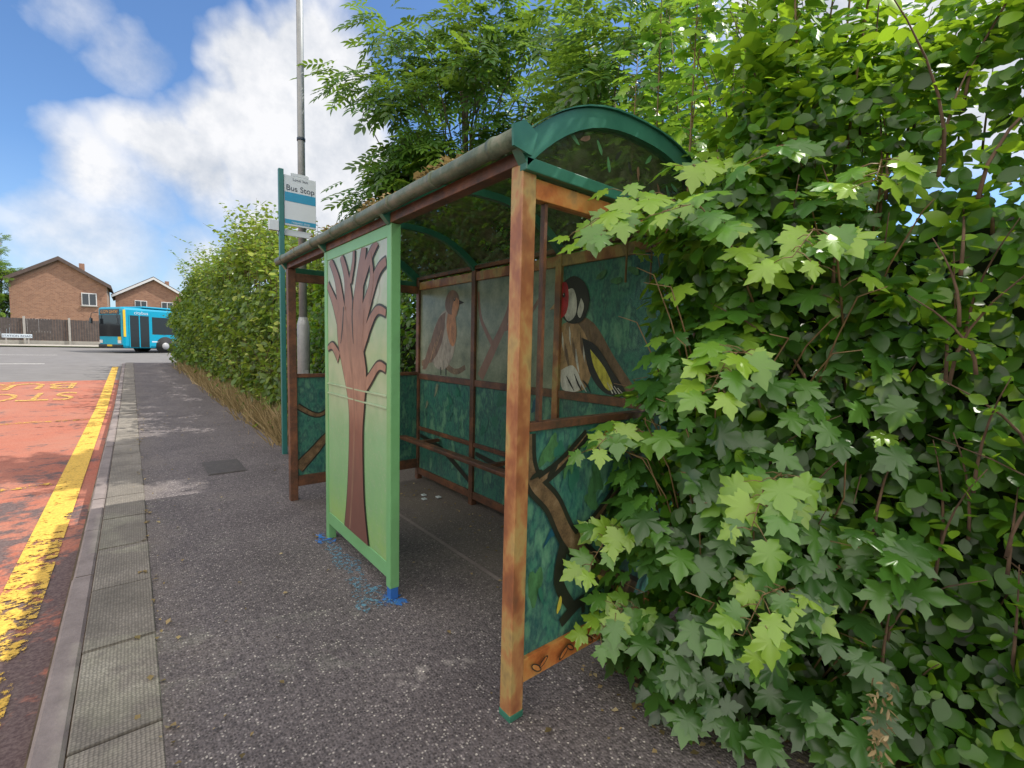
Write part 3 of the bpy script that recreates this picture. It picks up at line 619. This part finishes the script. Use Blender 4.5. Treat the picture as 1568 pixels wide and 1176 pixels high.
for j in range(3):
    a,b=YS[j]+.05,YS[j+1]-.05
    for i in range(9): blob(rs.uniform(a+.1,b-.1),rs.uniform(.68,1.05),rs.uniform(.02,.06),rs.uniform(.03,.08),rs.uniform(-1,1),rs.choice([M['mleaf2'],M['green'],M['teal'],M['sage']]),mp_back,.2,16,i)
    stroke([(a,.22,.05),((a+b)/2,.42,.06),(b,.5,.04)],M['outline'],mp_back,.0)
LAY['n']=0
stroke([(4.62,1.3,.06),(4.3,1.36,.07),(3.95,1.25,.06),(3.75,1.3,.05)],M['bark'],mp_back)
for s_ in ([(3.5,1.22,.10),(3.3,1.5,.09),(3.1,1.8,.07),(3.05,2.08,.05)],[(3.3,1.5,.05),(3.5,1.75,.04),(3.55,2.0,.03)],[(3.2,1.65,.05),(2.9,1.72,.04),(2.7,1.9,.03)]): stroke(s_,M['trunk2'],mp_back)
# robin
poly([(4.60,1.24),(4.50,1.26),(4.36,1.48),(4.44,1.52)],M['mbrown'],mp_back)
poly([(3.96,1.80),(4.10,1.86),(4.24,1.80),(4.38,1.62),(4.42,1.42),(4.32,1.28),(4.14,1.26),(4.00,1.36),(3.93,1.52),(3.92,1.68)],M['mgrey'],mp_back)
poly([(4.12,1.84),(4.26,1.78),(4.40,1.58),(4.47,1.36),(4.38,1.34),(4.26,1.44),(4.16,1.60)],M['mbrown'],mp_back)
for i in range(5): stroke([(4.20+.03*i,1.66-.03*i,.004),(4.30+.025*i,1.50-.03*i,.016),(4.40+.012*i,1.36-.01*i,.004)],M['outline' if i%2 else 'mtan'],mp_back)
poly([(3.95,1.84),(4.06,1.84),(4.10,1.70),(4.04,1.54),(3.96,1.50),(3.91,1.62)],M['morange'],mp_back)
poly([(3.86,1.92),(3.90,2.01),(4.00,2.05),(4.10,2.0),(4.13,1.90),(4.06,1.82),(3.94,1.82)],M['mbrown'],mp_back); poly([(3.86,1.93),(3.92,1.97),(3.98,1.92),(4.0,1.82),(3.94,1.78),(3.89,1.84)],M['morange'],mp_back); poly([(3.87,1.945),(3.78,1.915),(3.87,1.90)],M['mblack'],mp_back,False); blob(3.95,1.955,.015,.016,0,M['mblack'],mp_back); blob(3.953,1.96,.005,.005,0,M['mwhite'],mp_back)
stroke([(4.1,1.28,.012),(4.1,1.2,.012)],M['mblack'],mp_back); stroke([(4.2,1.28,.012),(4.2,1.2,.012)],M['mblack'],mp_back)
# goldfinch
LAY['n']=0
poly([(2.36,1.76),(2.16,1.68),(1.97,1.45),(1.76,1.20),(1.90,1.20),(2.1,1.38),(2.3,1.5)],M['mbrown'],mp_back)
poly([(2.46,1.68),(2.34,1.70),(2.22,1.58),(2.16,1.40),(2.22,1.22),(2.40,1.20),(2.50,1.32),(2.52,1.50)],M['mtan'],mp_back)
for i in range(16):
    a=2.48-.018*i; z_=1.66-.04*(i%5); stroke([(a,z_,.004),(a-.015,z_-.09,.022),(a-.04,z_-.17,.004)],[M['mbrown'],M['mwhite'],M['mtan'],M['mbrown']][i%4],mp_back)
poly([(2.46,1.34),(2.34,1.38),(2.26,1.28),(2.28,1.20),(2.44,1.20)],M['mwhite'],mp_back)
poly([(2.26,1.58),(2.12,1.52),(1.98,1.36),(1.86,1.21),(2.04,1.21),(2.18,1.34)],M['mblack'],mp_back); poly([(2.18,1.50),(2.05,1.38),(1.97,1.25),(2.03,1.24),(2.14,1.38)],M['myellow'],mp_back)
for i in range(4): stroke([(2.02-.03*i,1.28-.01*i,.003),(1.97-.03*i,1.21,.010)],M['mwhite'],mp_back)
for i in range(6): stroke([(2.44-.04*i,1.32-.02*(i%3),.004),(2.40-.04*i,1.25,.016),(2.36-.04*i,1.20,.004)],M['mblack' if i%2 else 'mwhite'],mp_back)
poly([(2.47,1.98),(2.36,2.02),(2.25,1.96),(2.20,1.84),(2.24,1.72),(2.32,1.68),(2.42,1.70),(2.50,1.80)],M['mblack'],mp_back)
poly([(2.43,1.92),(2.36,1.93),(2.32,1.84),(2.33,1.74),(2.40,1.70),(2.45,1.78)],M['mwhite'],mp_back); poly([(2.28,1.86),(2.25,1.80),(2.28,1.72),(2.31,1.76)],M['mwhite'],mp_back)
poly([(2.50,1.97),(2.43,1.98),(2.40,1.88),(2.42,1.76),(2.50,1.72),(2.535,1.80),(2.53,1.90)],M['mred'],mp_back)
poly([(2.50,1.87),(2.60,1.79),(2.50,1.80)],M['mtan'],mp_back,False); blob(2.45,1.89,.016,.018,0,M['mblack'],mp_back); blob(2.453,1.895,.005,.005,0,M['mwhite'],mp_back)
for i in range(5): blob(2.1-.13*i,2.0-.05*(i%2),.05,.022,.5*(i%3-1),M['mleaf'],mp_back,.1,12,i)

# roof
def rz(x,e=2.5):
    t=abs((x-1.80)/.72); return 2.215+.28*(1-min(t,1)**e)
RX=[1.80-.72*math.cos(math.pi*i/24) for i in range(25)]
def archband(name,y0,y1,top,bot,mat):
    V=[];F=[]
    for x in RX:
        z=rz(x); xi=1.80+(x-1.80)*(1-bot*.9/.72)
        V+=[(x,y0,z+top),(x,y1,z+top),(xi,y1,z-bot),(xi,y0,z-bot)]
    for i in range(len(RX)-1):
        for k in range(4): a=4*i+k;b=4*i+(k+1)%4; F.append((a,b,b+4,a+4))
    F.append((0,3,2,1)); e=4*(len(RX)-1); F.append((e,e+1,e+2,e+3)); return mesh(name,V,F,mat,SH)
archband('gable_rim_near',1.325,1.372,.012,.058,M['green']); archband('gable_flange_near',1.312,1.385,.020,-.0125,M['green'])
archband('gable_rim_far',4.70,4.75,.012,.058,M['green'])
for i,y in enumerate(YS[1:3]): archband('roof_arch_%d'%i,y-.02,y+.02,-.004,.05,M['green'])
V=[];F=[]
nyy=12
for j in range(nyy+1):
    for x in RX: V.append((x,1.373+j*(4.70-1.373)/nyy,rz(x)+.004))
w=len(RX)
for j in range(nyy):
    for i in range(w-1): a=j*w+i; F.append((a,a+1,a+w+1,a+w))
mesh('roof_sheet',V,F,M['roof'],SH,True)
def gable(y,nm):
    V=[];F=[]
    for x in RX:
        xi=1.80+(x-1.80)*.94; V+=[(xi,y,2.19),(xi,y,max(rz(x)-.05,2.191))]
    for i in range(len(RX)-1): F.append((2*i,2*i+1,2*i+3,2*i+2))
    mesh(nm,V,F,M['gable'],SH)
gable(1.35,'gable_glazing_near'); gable(4.72,'gable_glazing_far')
LAY['n']=0
for i in range(12): blob(1.4+.07*i+rs.uniform(-.02,.02),2.25+rs.uniform(0,.15),.010,.032,rs.uniform(-1.3,1.3),rs.choice([M['mleaf'],M['mbrown'],M['outline'],M['mleaf']]),lambda a,z,o:(a,1.3498-o,z),.1,14,i)
for Y,t in ((1.345,'near'),(4.72,'far')): box('gable_sill_'+t,1.125,2.475,Y-.02,Y+.02,2.142,2.19,M['green'],SH,.004)
box('eaves_rail_front',XF-.03,XF+.03,1.373,4.70,2.172,2.225,M['darkpost'],SH,.003); box('eaves_rail_back',XB-.03,XB+.03,1.373,4.70,2.202,2.235,M['darkpost'],SH,.003)
gp=[(1.085,1.32+i*.25,2.245+random.uniform(-.002,.002)) for i in range(15)]
tube('gutter',gp,[.034]*15,M['gutter'],SH,14)
for i in range(8): tube('gutter_joint_%d'%i,[(1.085,1.45+i*.45,2.245),(1.085,1.48+i*.45,2.245)],[.038,.038],M['gutter'],SH,14)
tube('gutter_back',[(2.52,1.33,2.235),(2.52,4.8,2.235)],[.03,.03],M['gutter'],SH,10)
mesh('corner_cover',[(1.05,1.318,2.20),(1.135,1.318,2.185),(1.16,1.318,2.27),(1.10,1.318,2.30),(1.045,1.318,2.27),(1.05,1.308,2.20),(1.135,1.308,2.185),(1.16,1.308,2.27),(1.10,1.308,2.30),(1.045,1.308,2.27)],[(5,6,7,8,9),(4,3,2,1,0),(0,1,6,5),(1,2,7,6),(2,3,8,7),(3,4,9,8),(4,0,5,9)],M['green'],SH)
n=3400; yy=rng.uniform(1.45,4.65,n); xx=1.085+rng.exponential(.05,n); xx=np.minimum(xx,2.4); k=fn(yy*3.5,xx*3)>-.1; zz=np.array([rz(a) for a in xx])+.006+rng.uniform(.0,.085,n)*np.clip(fn(yy*3.5,xx*3)+.4,0,1)
scatter('roof_moss',leafshape_far(),np.stack([xx,yy,zz],1)[k],(np.stack([rng.normal(0,.5,n),rng.normal(0,.5,n),np.ones(n)],1))[k],rng.normal(0,1,(n,3))[k],rng.uniform(.015,.045,n)[k],rng.uniform(0,.6,n)[k],M['dryleaf'],SH)
def spill(name,cx,cy,r,mat,z,n=40,st=1.6):
    V=[(cx,cy,z)]
    for i in range(n):
        a=2*math.pi*i/n; rr=r*(1+.25*math.sin(3*a+cx*9)+.2*math.sin(7*a+cy*5)+.15*math.sin(13*a)); V.append((cx+rr*math.cos(a)*.8,cy+rr*math.sin(a)*st,z))
    return mesh(name,V,[(0,1+i,1+(i+1)%n) for i in range(n)],mat)
spill('paint_spill',1.15,2.48,.075,M['bluespill'],.004,st=1.2); spill('paint_spill.001',1.10,3.2,.08,M['palespill'],.004,st=4); spill('paint_spill.002',1.10,3.58,.07,M['bluespill'],.008)
spill('paint_spill.003',1.06,2.62,.12,M['palespill'],.008,st=1.8)
lt=empty('litter')
for i,(a,b) in enumerate(((2.15,3.95),(2.2,4.05),(2.28,3.9))): box('wrapper_%d'%i,a,a+.04,b,b+.05,.004+.004*i,.012+.004*i,M['signwhite'],lt)
strip('shelter_base_edge',1.78,1.81,1.45,4.6,.004,M['kerb'])

# ---------------------------------------------------------------- street lamp, stop sign
SL=empty('street_lamp'); lx,ly=1.93,7.15
tube('base_section',[(lx,ly,-.05),(lx,ly,1.75),(lx,ly,1.86)],[.085,.083,.058],M['galv'],SL,18)
tube('column',[(lx,ly,1.85),(lx,ly,5),(lx,ly,9)],[.055,.047,.038],M['galv'],SL,16)
tube('arm',[(lx,ly,8.9),(lx-.3,ly,9.15),(lx-1.1,ly,9.3)],[.035,.03,.028],M['galv'],SL,10)
box('lantern',lx-1.75,lx-1.05,ly-.13,ly+.13,9.24,9.36,M['galv'],SL,.04)
box('inspection_door',lx-.04,lx+.04,ly-.092,ly-.082,.6,1.1,M['galv'],SL,.004)
tube('band',[(lx,ly,2.72),(lx,ly,2.80)],[.062,.062],M['signdark'],SL,16); tube('band_upper',[(lx,ly,4.3),(lx,ly,4.34)],[.056,.056],M['signdark'],SL,16)
BS=empty('bus_stop_sign'); bx,by=1.56,6.72
box('post',bx-.03,bx+.03,by-.03,by+.03,-.05,3.72,M['tealpaint'],BS,.006)
box('flag',bx+.036,bx+.43,by-.015,by+.015,3.02,3.66,M['signwhite'],BS,.006)
box('flag_blue_band',bx+.04,bx+.426,by-.018,by-.0155,3.33,3.445,M['signblue'],BS); box('flag_teal_band',bx+.04,bx+.426,by-.018,by-.0155,3.045,3.10,M['signblue'],BS)
text('stop_text','Bus Stop',.10,M['signdark'],(bx+.233,by-.020,3.470),(math.radians(90),0,0),BS)
text('header_text','Local bus',.05,M['signdark'],(bx+.233,by-.020,3.60),(math.radians(90),0,0),BS)
text('footer_text','request stop',.045,M['signwhite'],(bx+.233,by-.020,3.055),(math.radians(90),0,0),BS)
box('header_cap',bx+.12,bx+.34,by-.012,by+.012,3.661,3.70,M['signwhite'],BS,.004)
box('timetable_case',bx-.15,bx-.035,by-.03,by+.03,2.93,3.06,M['signwhite'],BS,.005); box('timetable_case_low',bx-.035,bx+.40,by+.04,by+.07,2.90,2.98,M['signwhite'],BS,.005)

# ---------------------------------------------------------------- bus
BU=empty('bus'); zb=float(prof(39))-.12
def body(name,sec,x0,x1,mat,bev=.12):
    return box(name,x0,x1,-1.25,1.25,sec[0],sec[1],mat,BU,bev)
body('body',(.32,2.92),-10.2,0,M['busblue'],.16); body('roof_pod',(2.93,3.05),-7,-1.2,M['busblue'],.05)
box('windscreen',.002,.02,-1.1,1.1,1.05,2.42,M['busdark'],BU,.006); box('destination_box',.004,.022,-1.0,1.0,2.45,2.78,M['busdark'],BU,.004)
text('destination','12 CITY CENTRE',.24,M['dest'],(.026,0,2.53),(math.radians(90),0,math.radians(90)),BU)
for s in (-1,1):
    box('headlamp_%d'%s,.0,.03,s*.95-.16,s*.95+.16,.62,.82,M['buslight'],BU,.01)
box('bumper',-.05,.05,-1.2,1.2,.34,.55,M['busdark'],BU,.02); box('number_plate',.052,.06,-.26,.26,.42,.53,M['busyellow'],BU)
box('yellow_corner',-.20,-.06,1.252,1.262,1.05,2.75,M['busyellow'],BU,.003); box('yellow_front',.003,.012,.78,1.12,.83,1.04,M['busyellow'],BU,.003)
box('door_glass',-1.55,-.38,1.252,1.264,.40,2.42,M['busdark'],BU,.003)
for x_ in (-1.58,-.98,-.40): box('door_frame',x_-.03,x_+.03,1.264,1.272,.38,2.46,M['busblue'],BU)
for i in range(5):
    x1=-1.75-i*1.65; box('side_window_%d'%i,x1-1.52,x1,1.252,1.262,1.25,2.38,M['busdark'],BU,.003); box('off_window_%d'%i,x1-1.52,x1,-1.262,-1.252,1.25,2.38,M['busdark'],BU,.003)
def wheel(x,s):
    tube('arch',[(x,s*1.253,.5),(x,s*1.258,.5)],[.60,.60],M['tyre'],BU,28)
    tube('tyre',[(x,s*1.0,.48),(x,s*1.27,.48)],[.48,.48],M['tyre'],BU,28); tube('hub',[(x,s*1.2,.48),(x,s*1.285,.48)],[.26,.22],M['hub'],BU,18)
for x in (-2.55,-8.0):
    for s in (1,-1): wheel(x,s)
for s in (-1,1):
    tube('mirror_arm_%d'%s,[(.0,s*1.2,2.6),(.3,s*1.32,2.5),(.32,s*1.36,2.2)],[.02,.02,.02],M['busdark'],BU,6); box('mirror_%d'%s,.26,.36,s*1.36-.1,s*1.36+.1,1.85,2.2,M['busdark'],BU,.02)
box('skirt_stripe',-10.1,-1.7,1.252,1.258,.72,.80,M['signwhite'],BU)
text('operator_name','citybus',.3,M['signwhite'],(-1.1,1.266,2.50),(math.radians(90),0,math.pi),BU)
BU.location=(-1.02,39.5,zb); BU.rotation_euler=(0,0,math.atan2(-.49,-.87))

# ---------------------------------------------------------------- houses, fence
def house(name,x0,x1,y0,y1,zg,eave,ridge,barge,winx):
    H=empty(name); xm=(x0+x1)/2
    V=[(x0,y0,zg),(x1,y0,zg),(x1,y0,zg+eave),(xm,y0,zg+ridge),(x0,y0,zg+eave),(x0,y1,zg),(x1,y1,zg),(x1,y1,zg+eave),(xm,y1,zg+ridge),(x0,y1,zg+eave)]
    mesh('walls',V,[(0,1,2,3,4),(9,8,7,6,5),(1,6,7,2),(5,0,4,9)],M['brick'],H)
    s=(ridge-eave)/(xm-x0)
    for sg,nm in ((-1,'roof_left'),(1,'roof_right')):
        e=xm+sg*(xm-x0+.35); ze=zg+ridge-s*(xm-x0+.35)
        Vr=[(xm,y0-.3,zg+ridge+.03),(e,y0-.3,ze+.03),(e,y1+.3,ze+.03),(xm,y1+.3,zg+ridge+.03)]; Vr+=[(a,b,c+.16) for a,b,c in Vr]
        mesh(nm,Vr,[(0,1,2,3),(7,6,5,4),(0,4,5,1),(1,5,6,2),(2,6,7,3),(3,7,4,0)],M['rooftile'],H)
        Vb=[(xm,y0-.33,zg+ridge-.16),(e,y0-.33,ze-.16),(e,y0-.33,ze+.10),(xm,y0-.33,zg+ridge+.10)]; Vb+=[(a,b+.028,c) for a,b,c in Vb]
        mesh('bargeboard',Vb,[(0,1,2,3),(7,6,5,4),(0,4,5,1),(1,5,6,2),(2,6,7,3)],barge,H)
    for wx,wz,ww,wh in winx:
        box('window_frame',wx-ww/2,wx+ww/2,y0-.06,y0+.02,wz,wz+wh,M['upvc'],H,.01)
        for k in (0,1): box('window_pane',wx-ww/2+.07+k*(ww/2-.03),wx-.04+k*(ww/2-.03),y0-.075,y0-.061,wz+.08,wz+wh-.08,M['winglass'],H)
        box('sill',wx-ww/2-.08,wx+ww/2+.08,y0-.14,y0-.001,wz-.09,wz-.005,M['concrete'],H)
    box('chimney_stub',xm+1.2,xm+1.6,y0+3,y0+3.5,zg+ridge-1.1,zg+ridge+.1,M['brick'],H)
    return H
house('brick_house',-8.3,-1.7,61,70,1.05,5.6,7.7,M['rooftile'],[(-3.0,3.6+.95,1.1,1.2),(-6.5,1.9,1.6,1.2)])
house('brick_house.001',-1.2,5.6,68,77,1.1,5.2,7.3,M['upvc'],[(1.0,4.6,1.1,1.2),(3.4,4.6,1.1,1.2)])
house('brick_house.002',-20,-12,66,75,1.1,5.3,7.6,M['upvc'],[(-16,4.6,1.4,1.2)])
FN=empty('boundary_fence'); V=[];F=[]
def bx_(V,F,x0,x1,y0,y1,z0,z1):
    o=len(V); V+=[(x,y,z) for z in (z0,z1) for y in (y0,y1) for x in (x0,x1)]; F+=[tuple(i+o for i in q) for q in ((0,2,3,1),(4,5,7,6),(0,1,5,4),(2,6,7,3),(0,4,6,2),(1,3,7,5))]
x=-30; zf=float(prof(49)); Vp=[];Fp=[]
while x<20:
    bx_(V,F,x,x+.14,49,49.02,zf+.25+random.uniform(-.01,.01),zf+1.85+random.uniform(-.015,.015)); x+=.15
x=-30
while x<20: bx_(Vp,Fp,x-.06,x+.06,48.88,48.995,zf-.1,zf+2.0); x+=2.4
mesh('boards',V,F,M['fence'],FN); mesh('posts',Vp,Fp,M['concrete'],FN); box('gravel_board',-30,20,48.99,49.03,zf-.1,zf+.245,M['concrete'],FN)
RN=empty('street_name_sign'); zf2=float(prof(47.9))
box('plate',-7.0,-5.5,47.9,47.93,zf2+.45,zf2+.72,M['signwhite'],RN,.01)
for a in (-6.8,-5.7): box('leg',a-.04,a+.04,47.94,48.0,zf2-.1,zf2+.7,M['concrete'],RN)
text('name_text','STATION ROAD',.2,M['signdark'],(-6.25,47.89,zf2+.51),(math.radians(90),0,0),RN)
SL2=empty('street_lamp.001'); tube('column',[(-6.9,45.5,.7),(-6.9,45.5,1.9),(-6.9,45.5,7.5)],[.09,.085,.05],M['signwhite'],SL2,12); box('lantern',-7.0,-6.4,45.4,45.6,7.45,7.56,M['galv'],SL2,.03)
hedge('opposite_hedge',[(-10.4,28,1.6),(-10.4,10,1.6),(-10.4,-10,1.6)][::-1],6000,.16,M['fleaf'],leafshape_far(),thick=1.0,core=.2,corecut=.3)

# ---------------------------------------------------------------- light and sky
AZ,EL=math.radians(112),math.radians(54)
d=Vector((math.sin(AZ)*math.cos(EL),math.cos(AZ)*math.cos(EL),math.sin(EL)))
sun=D.lights.new('sun','SUN'); sun.energy=5.0; sun.angle=math.radians(.5); sun.color=(1,.94,.84)
so=D.objects.new('sun',sun); SC.collection.objects.link(so); so.rotation_euler=d.to_track_quat('Z','Y').to_euler()
W=D.worlds.new('World'); SC.world=W; W.use_nodes=True; nt=W.node_tree
for n_ in list(nt.nodes): nt.nodes.remove(n_)
out=N(nt,'ShaderNodeOutputWorld'); bg=N(nt,'ShaderNodeBackground'); bg.inputs[1].default_value=.15; nt.links.new(bg.outputs[0],out.inputs[0])
sky=N(nt,'ShaderNodeTexSky'); sky.sky_type='NISHITA'; sky.sun_disc=False; sky.sun_elevation=EL; sky.sun_rotation=AZ; sky.air_density=1.0; sky.dust_density=.5; sky.ozone_density=2.8
tc=N(nt,'ShaderNodeTexCoord'); nz=N(nt,'ShaderNodeTexNoise'); nz.inputs['Scale'].default_value=4; nz.inputs['Detail'].default_value=4; nz.inputs['Roughness'].default_value=.55
nt.links.new(tc.outputs['Generated'],nz.inputs['Vector'])
sub=N(nt,'ShaderNodeVectorMath',operation='SUBTRACT'); nt.links.new(nz.outputs['Color'],sub.inputs[0]); sub.inputs[1].default_value=(.5,.5,.5)
scl=N(nt,'ShaderNodeVectorMath',operation='SCALE'); nt.links.new(sub.outputs[0],scl.inputs[0]); scl.inputs['Scale'].default_value=.22
add=N(nt,'ShaderNodeVectorMath',operation='ADD'); nt.links.new(tc.outputs['Generated'],add.inputs[0]); nt.links.new(scl.outputs[0],add.inputs[1])
nrm=N(nt,'ShaderNodeVectorMath',operation='NORMALIZE'); nt.links.new(add.outputs[0],nrm.inputs[0])
blobs=[(17,28,5.5,1),(11,26,4.5,.8),(18,21,6.5,1),(11,20,6,.9),(5,17,5,.75),(-1,13.5,4.5,.62),(20,13,7,.9),(11,12,5,.7),(-3,26,3.5,.38),(1,24,3.5,.42),(-3,8,5,.55),(6,7,6,.6),(72,30,9,1),(85,25,10,.9),(60,38,6,.6),(-14,9,6,.8),(-30,20,9,.9),(45,16,8,.7)]
def dotm(v):
    dt=N(nt,'ShaderNodeVectorMath',operation='DOT_PRODUCT'); nt.links.new(nrm.outputs[0],dt.inputs[0]); dt.inputs[1].default_value=v; return dt.outputs['Value']
def mrange(s,a,b,c,d_):
    mr=N(nt,'ShaderNodeMapRange')
    for i,v in enumerate((a,b,c,d_)): mr.inputs[i+1].default_value=v
    nt.links.new(s,mr.inputs[0]); return mr.outputs[0]
acc=None
for az,el,r_,s_ in blobs:
    a,e=math.radians(az),math.radians(el); v=(math.sin(a)*math.cos(e),math.cos(a)*math.cos(e),math.sin(e))
    q=mrange(dotm(v),math.cos(math.radians(r_*1.3)),math.cos(math.radians(r_*.3)),0,s_)
    acc=q if acc is None else addm(nt,acc,q,'MAXIMUM')
n2=N(nt,'ShaderNodeTexNoise'); n2.inputs['Scale'].default_value=8; n2.inputs['Detail'].default_value=6; n2.inputs['Roughness'].default_value=.6; nt.links.new(tc.outputs['Generated'],n2.inputs['Vector'])
mk=addm(nt,acc,addm(nt,n2.outputs['Fac'],.6,'MULTIPLY'))
mask=ramp(nt,mk,[(.50,(0,0,0)),(.70,(.42,.42,.42)),(.98,(.97,.97,.97))])
cc=ramp(nt,n2.outputs['Fac'],[(.35,(4.2,4.5,5.0)),(.6,(6.6,6.6,6.7))])
sx=N(nt,'ShaderNodeSeparateXYZ'); nt.links.new(tc.outputs['Generated'],sx.inputs[0])
hz=ramp(nt,sx.outputs[2],[(0,(.6,.6,.6)),(.12,(.2,.2,.2)),(.28,(0,0,0))])
skc=N(nt,'ShaderNodeMix',data_type='RGBA',blend_type='MULTIPLY'); skc.inputs[0].default_value=1; nt.links.new(sky.outputs[0],skc.inputs[6]); skc.inputs[7].default_value=(.85,1.05,1.25,1)
c=mixc(nt,hz,skc.outputs[2],(4.2,5.0,5.9)); c=mixc(nt,mask,c,cc)
fill_dir=Vector((-.62,-.42,.66)).normalized()  # cloud bank added out of frame behind the camera, as fill light
fill_bank=mrange(addm(nt,dotm(tuple(fill_dir)),addm(nt,n2.outputs['Fac'],.3,'MULTIPLY')),.48,.80,0,1)
c=mixc(nt,fill_bank,c,(12.6,11.7,10.8)); nt.links.new(c,bg.inputs[0])

# ---------------------------------------------------------------- camera
cam=D.cameras.new('camera'); co=D.objects.new('camera',cam); SC.collection.objects.link(co); SC.camera=co
cam.sensor_width=36; cam.lens=36*715/1568; cam.clip_end=4000; cam.clip_start=.02
yaw=math.radians(39.2);p=math.radians(4.48);r=.0234
Fv=Vector((math.sin(yaw)*math.cos(p),math.cos(yaw)*math.cos(p),-math.sin(p))); Rv=Vector((math.cos(yaw),-math.sin(yaw),0)); Up=Rv.cross(Fv)
X=(Rv+Up*r).normalized(); Yv=(Up-Rv*r).normalized(); Z=X.cross(Yv)
co.matrix_world=Matrix(((X.x,Yv.x,Z.x,0),(X.y,Yv.y,Z.y,0),(X.z,Yv.z,Z.z,1.5),(0,0,0,1)))
SC.view_settings.view_transform='Standard'; SC.view_settings.look='None'; SC.view_settings.exposure=0
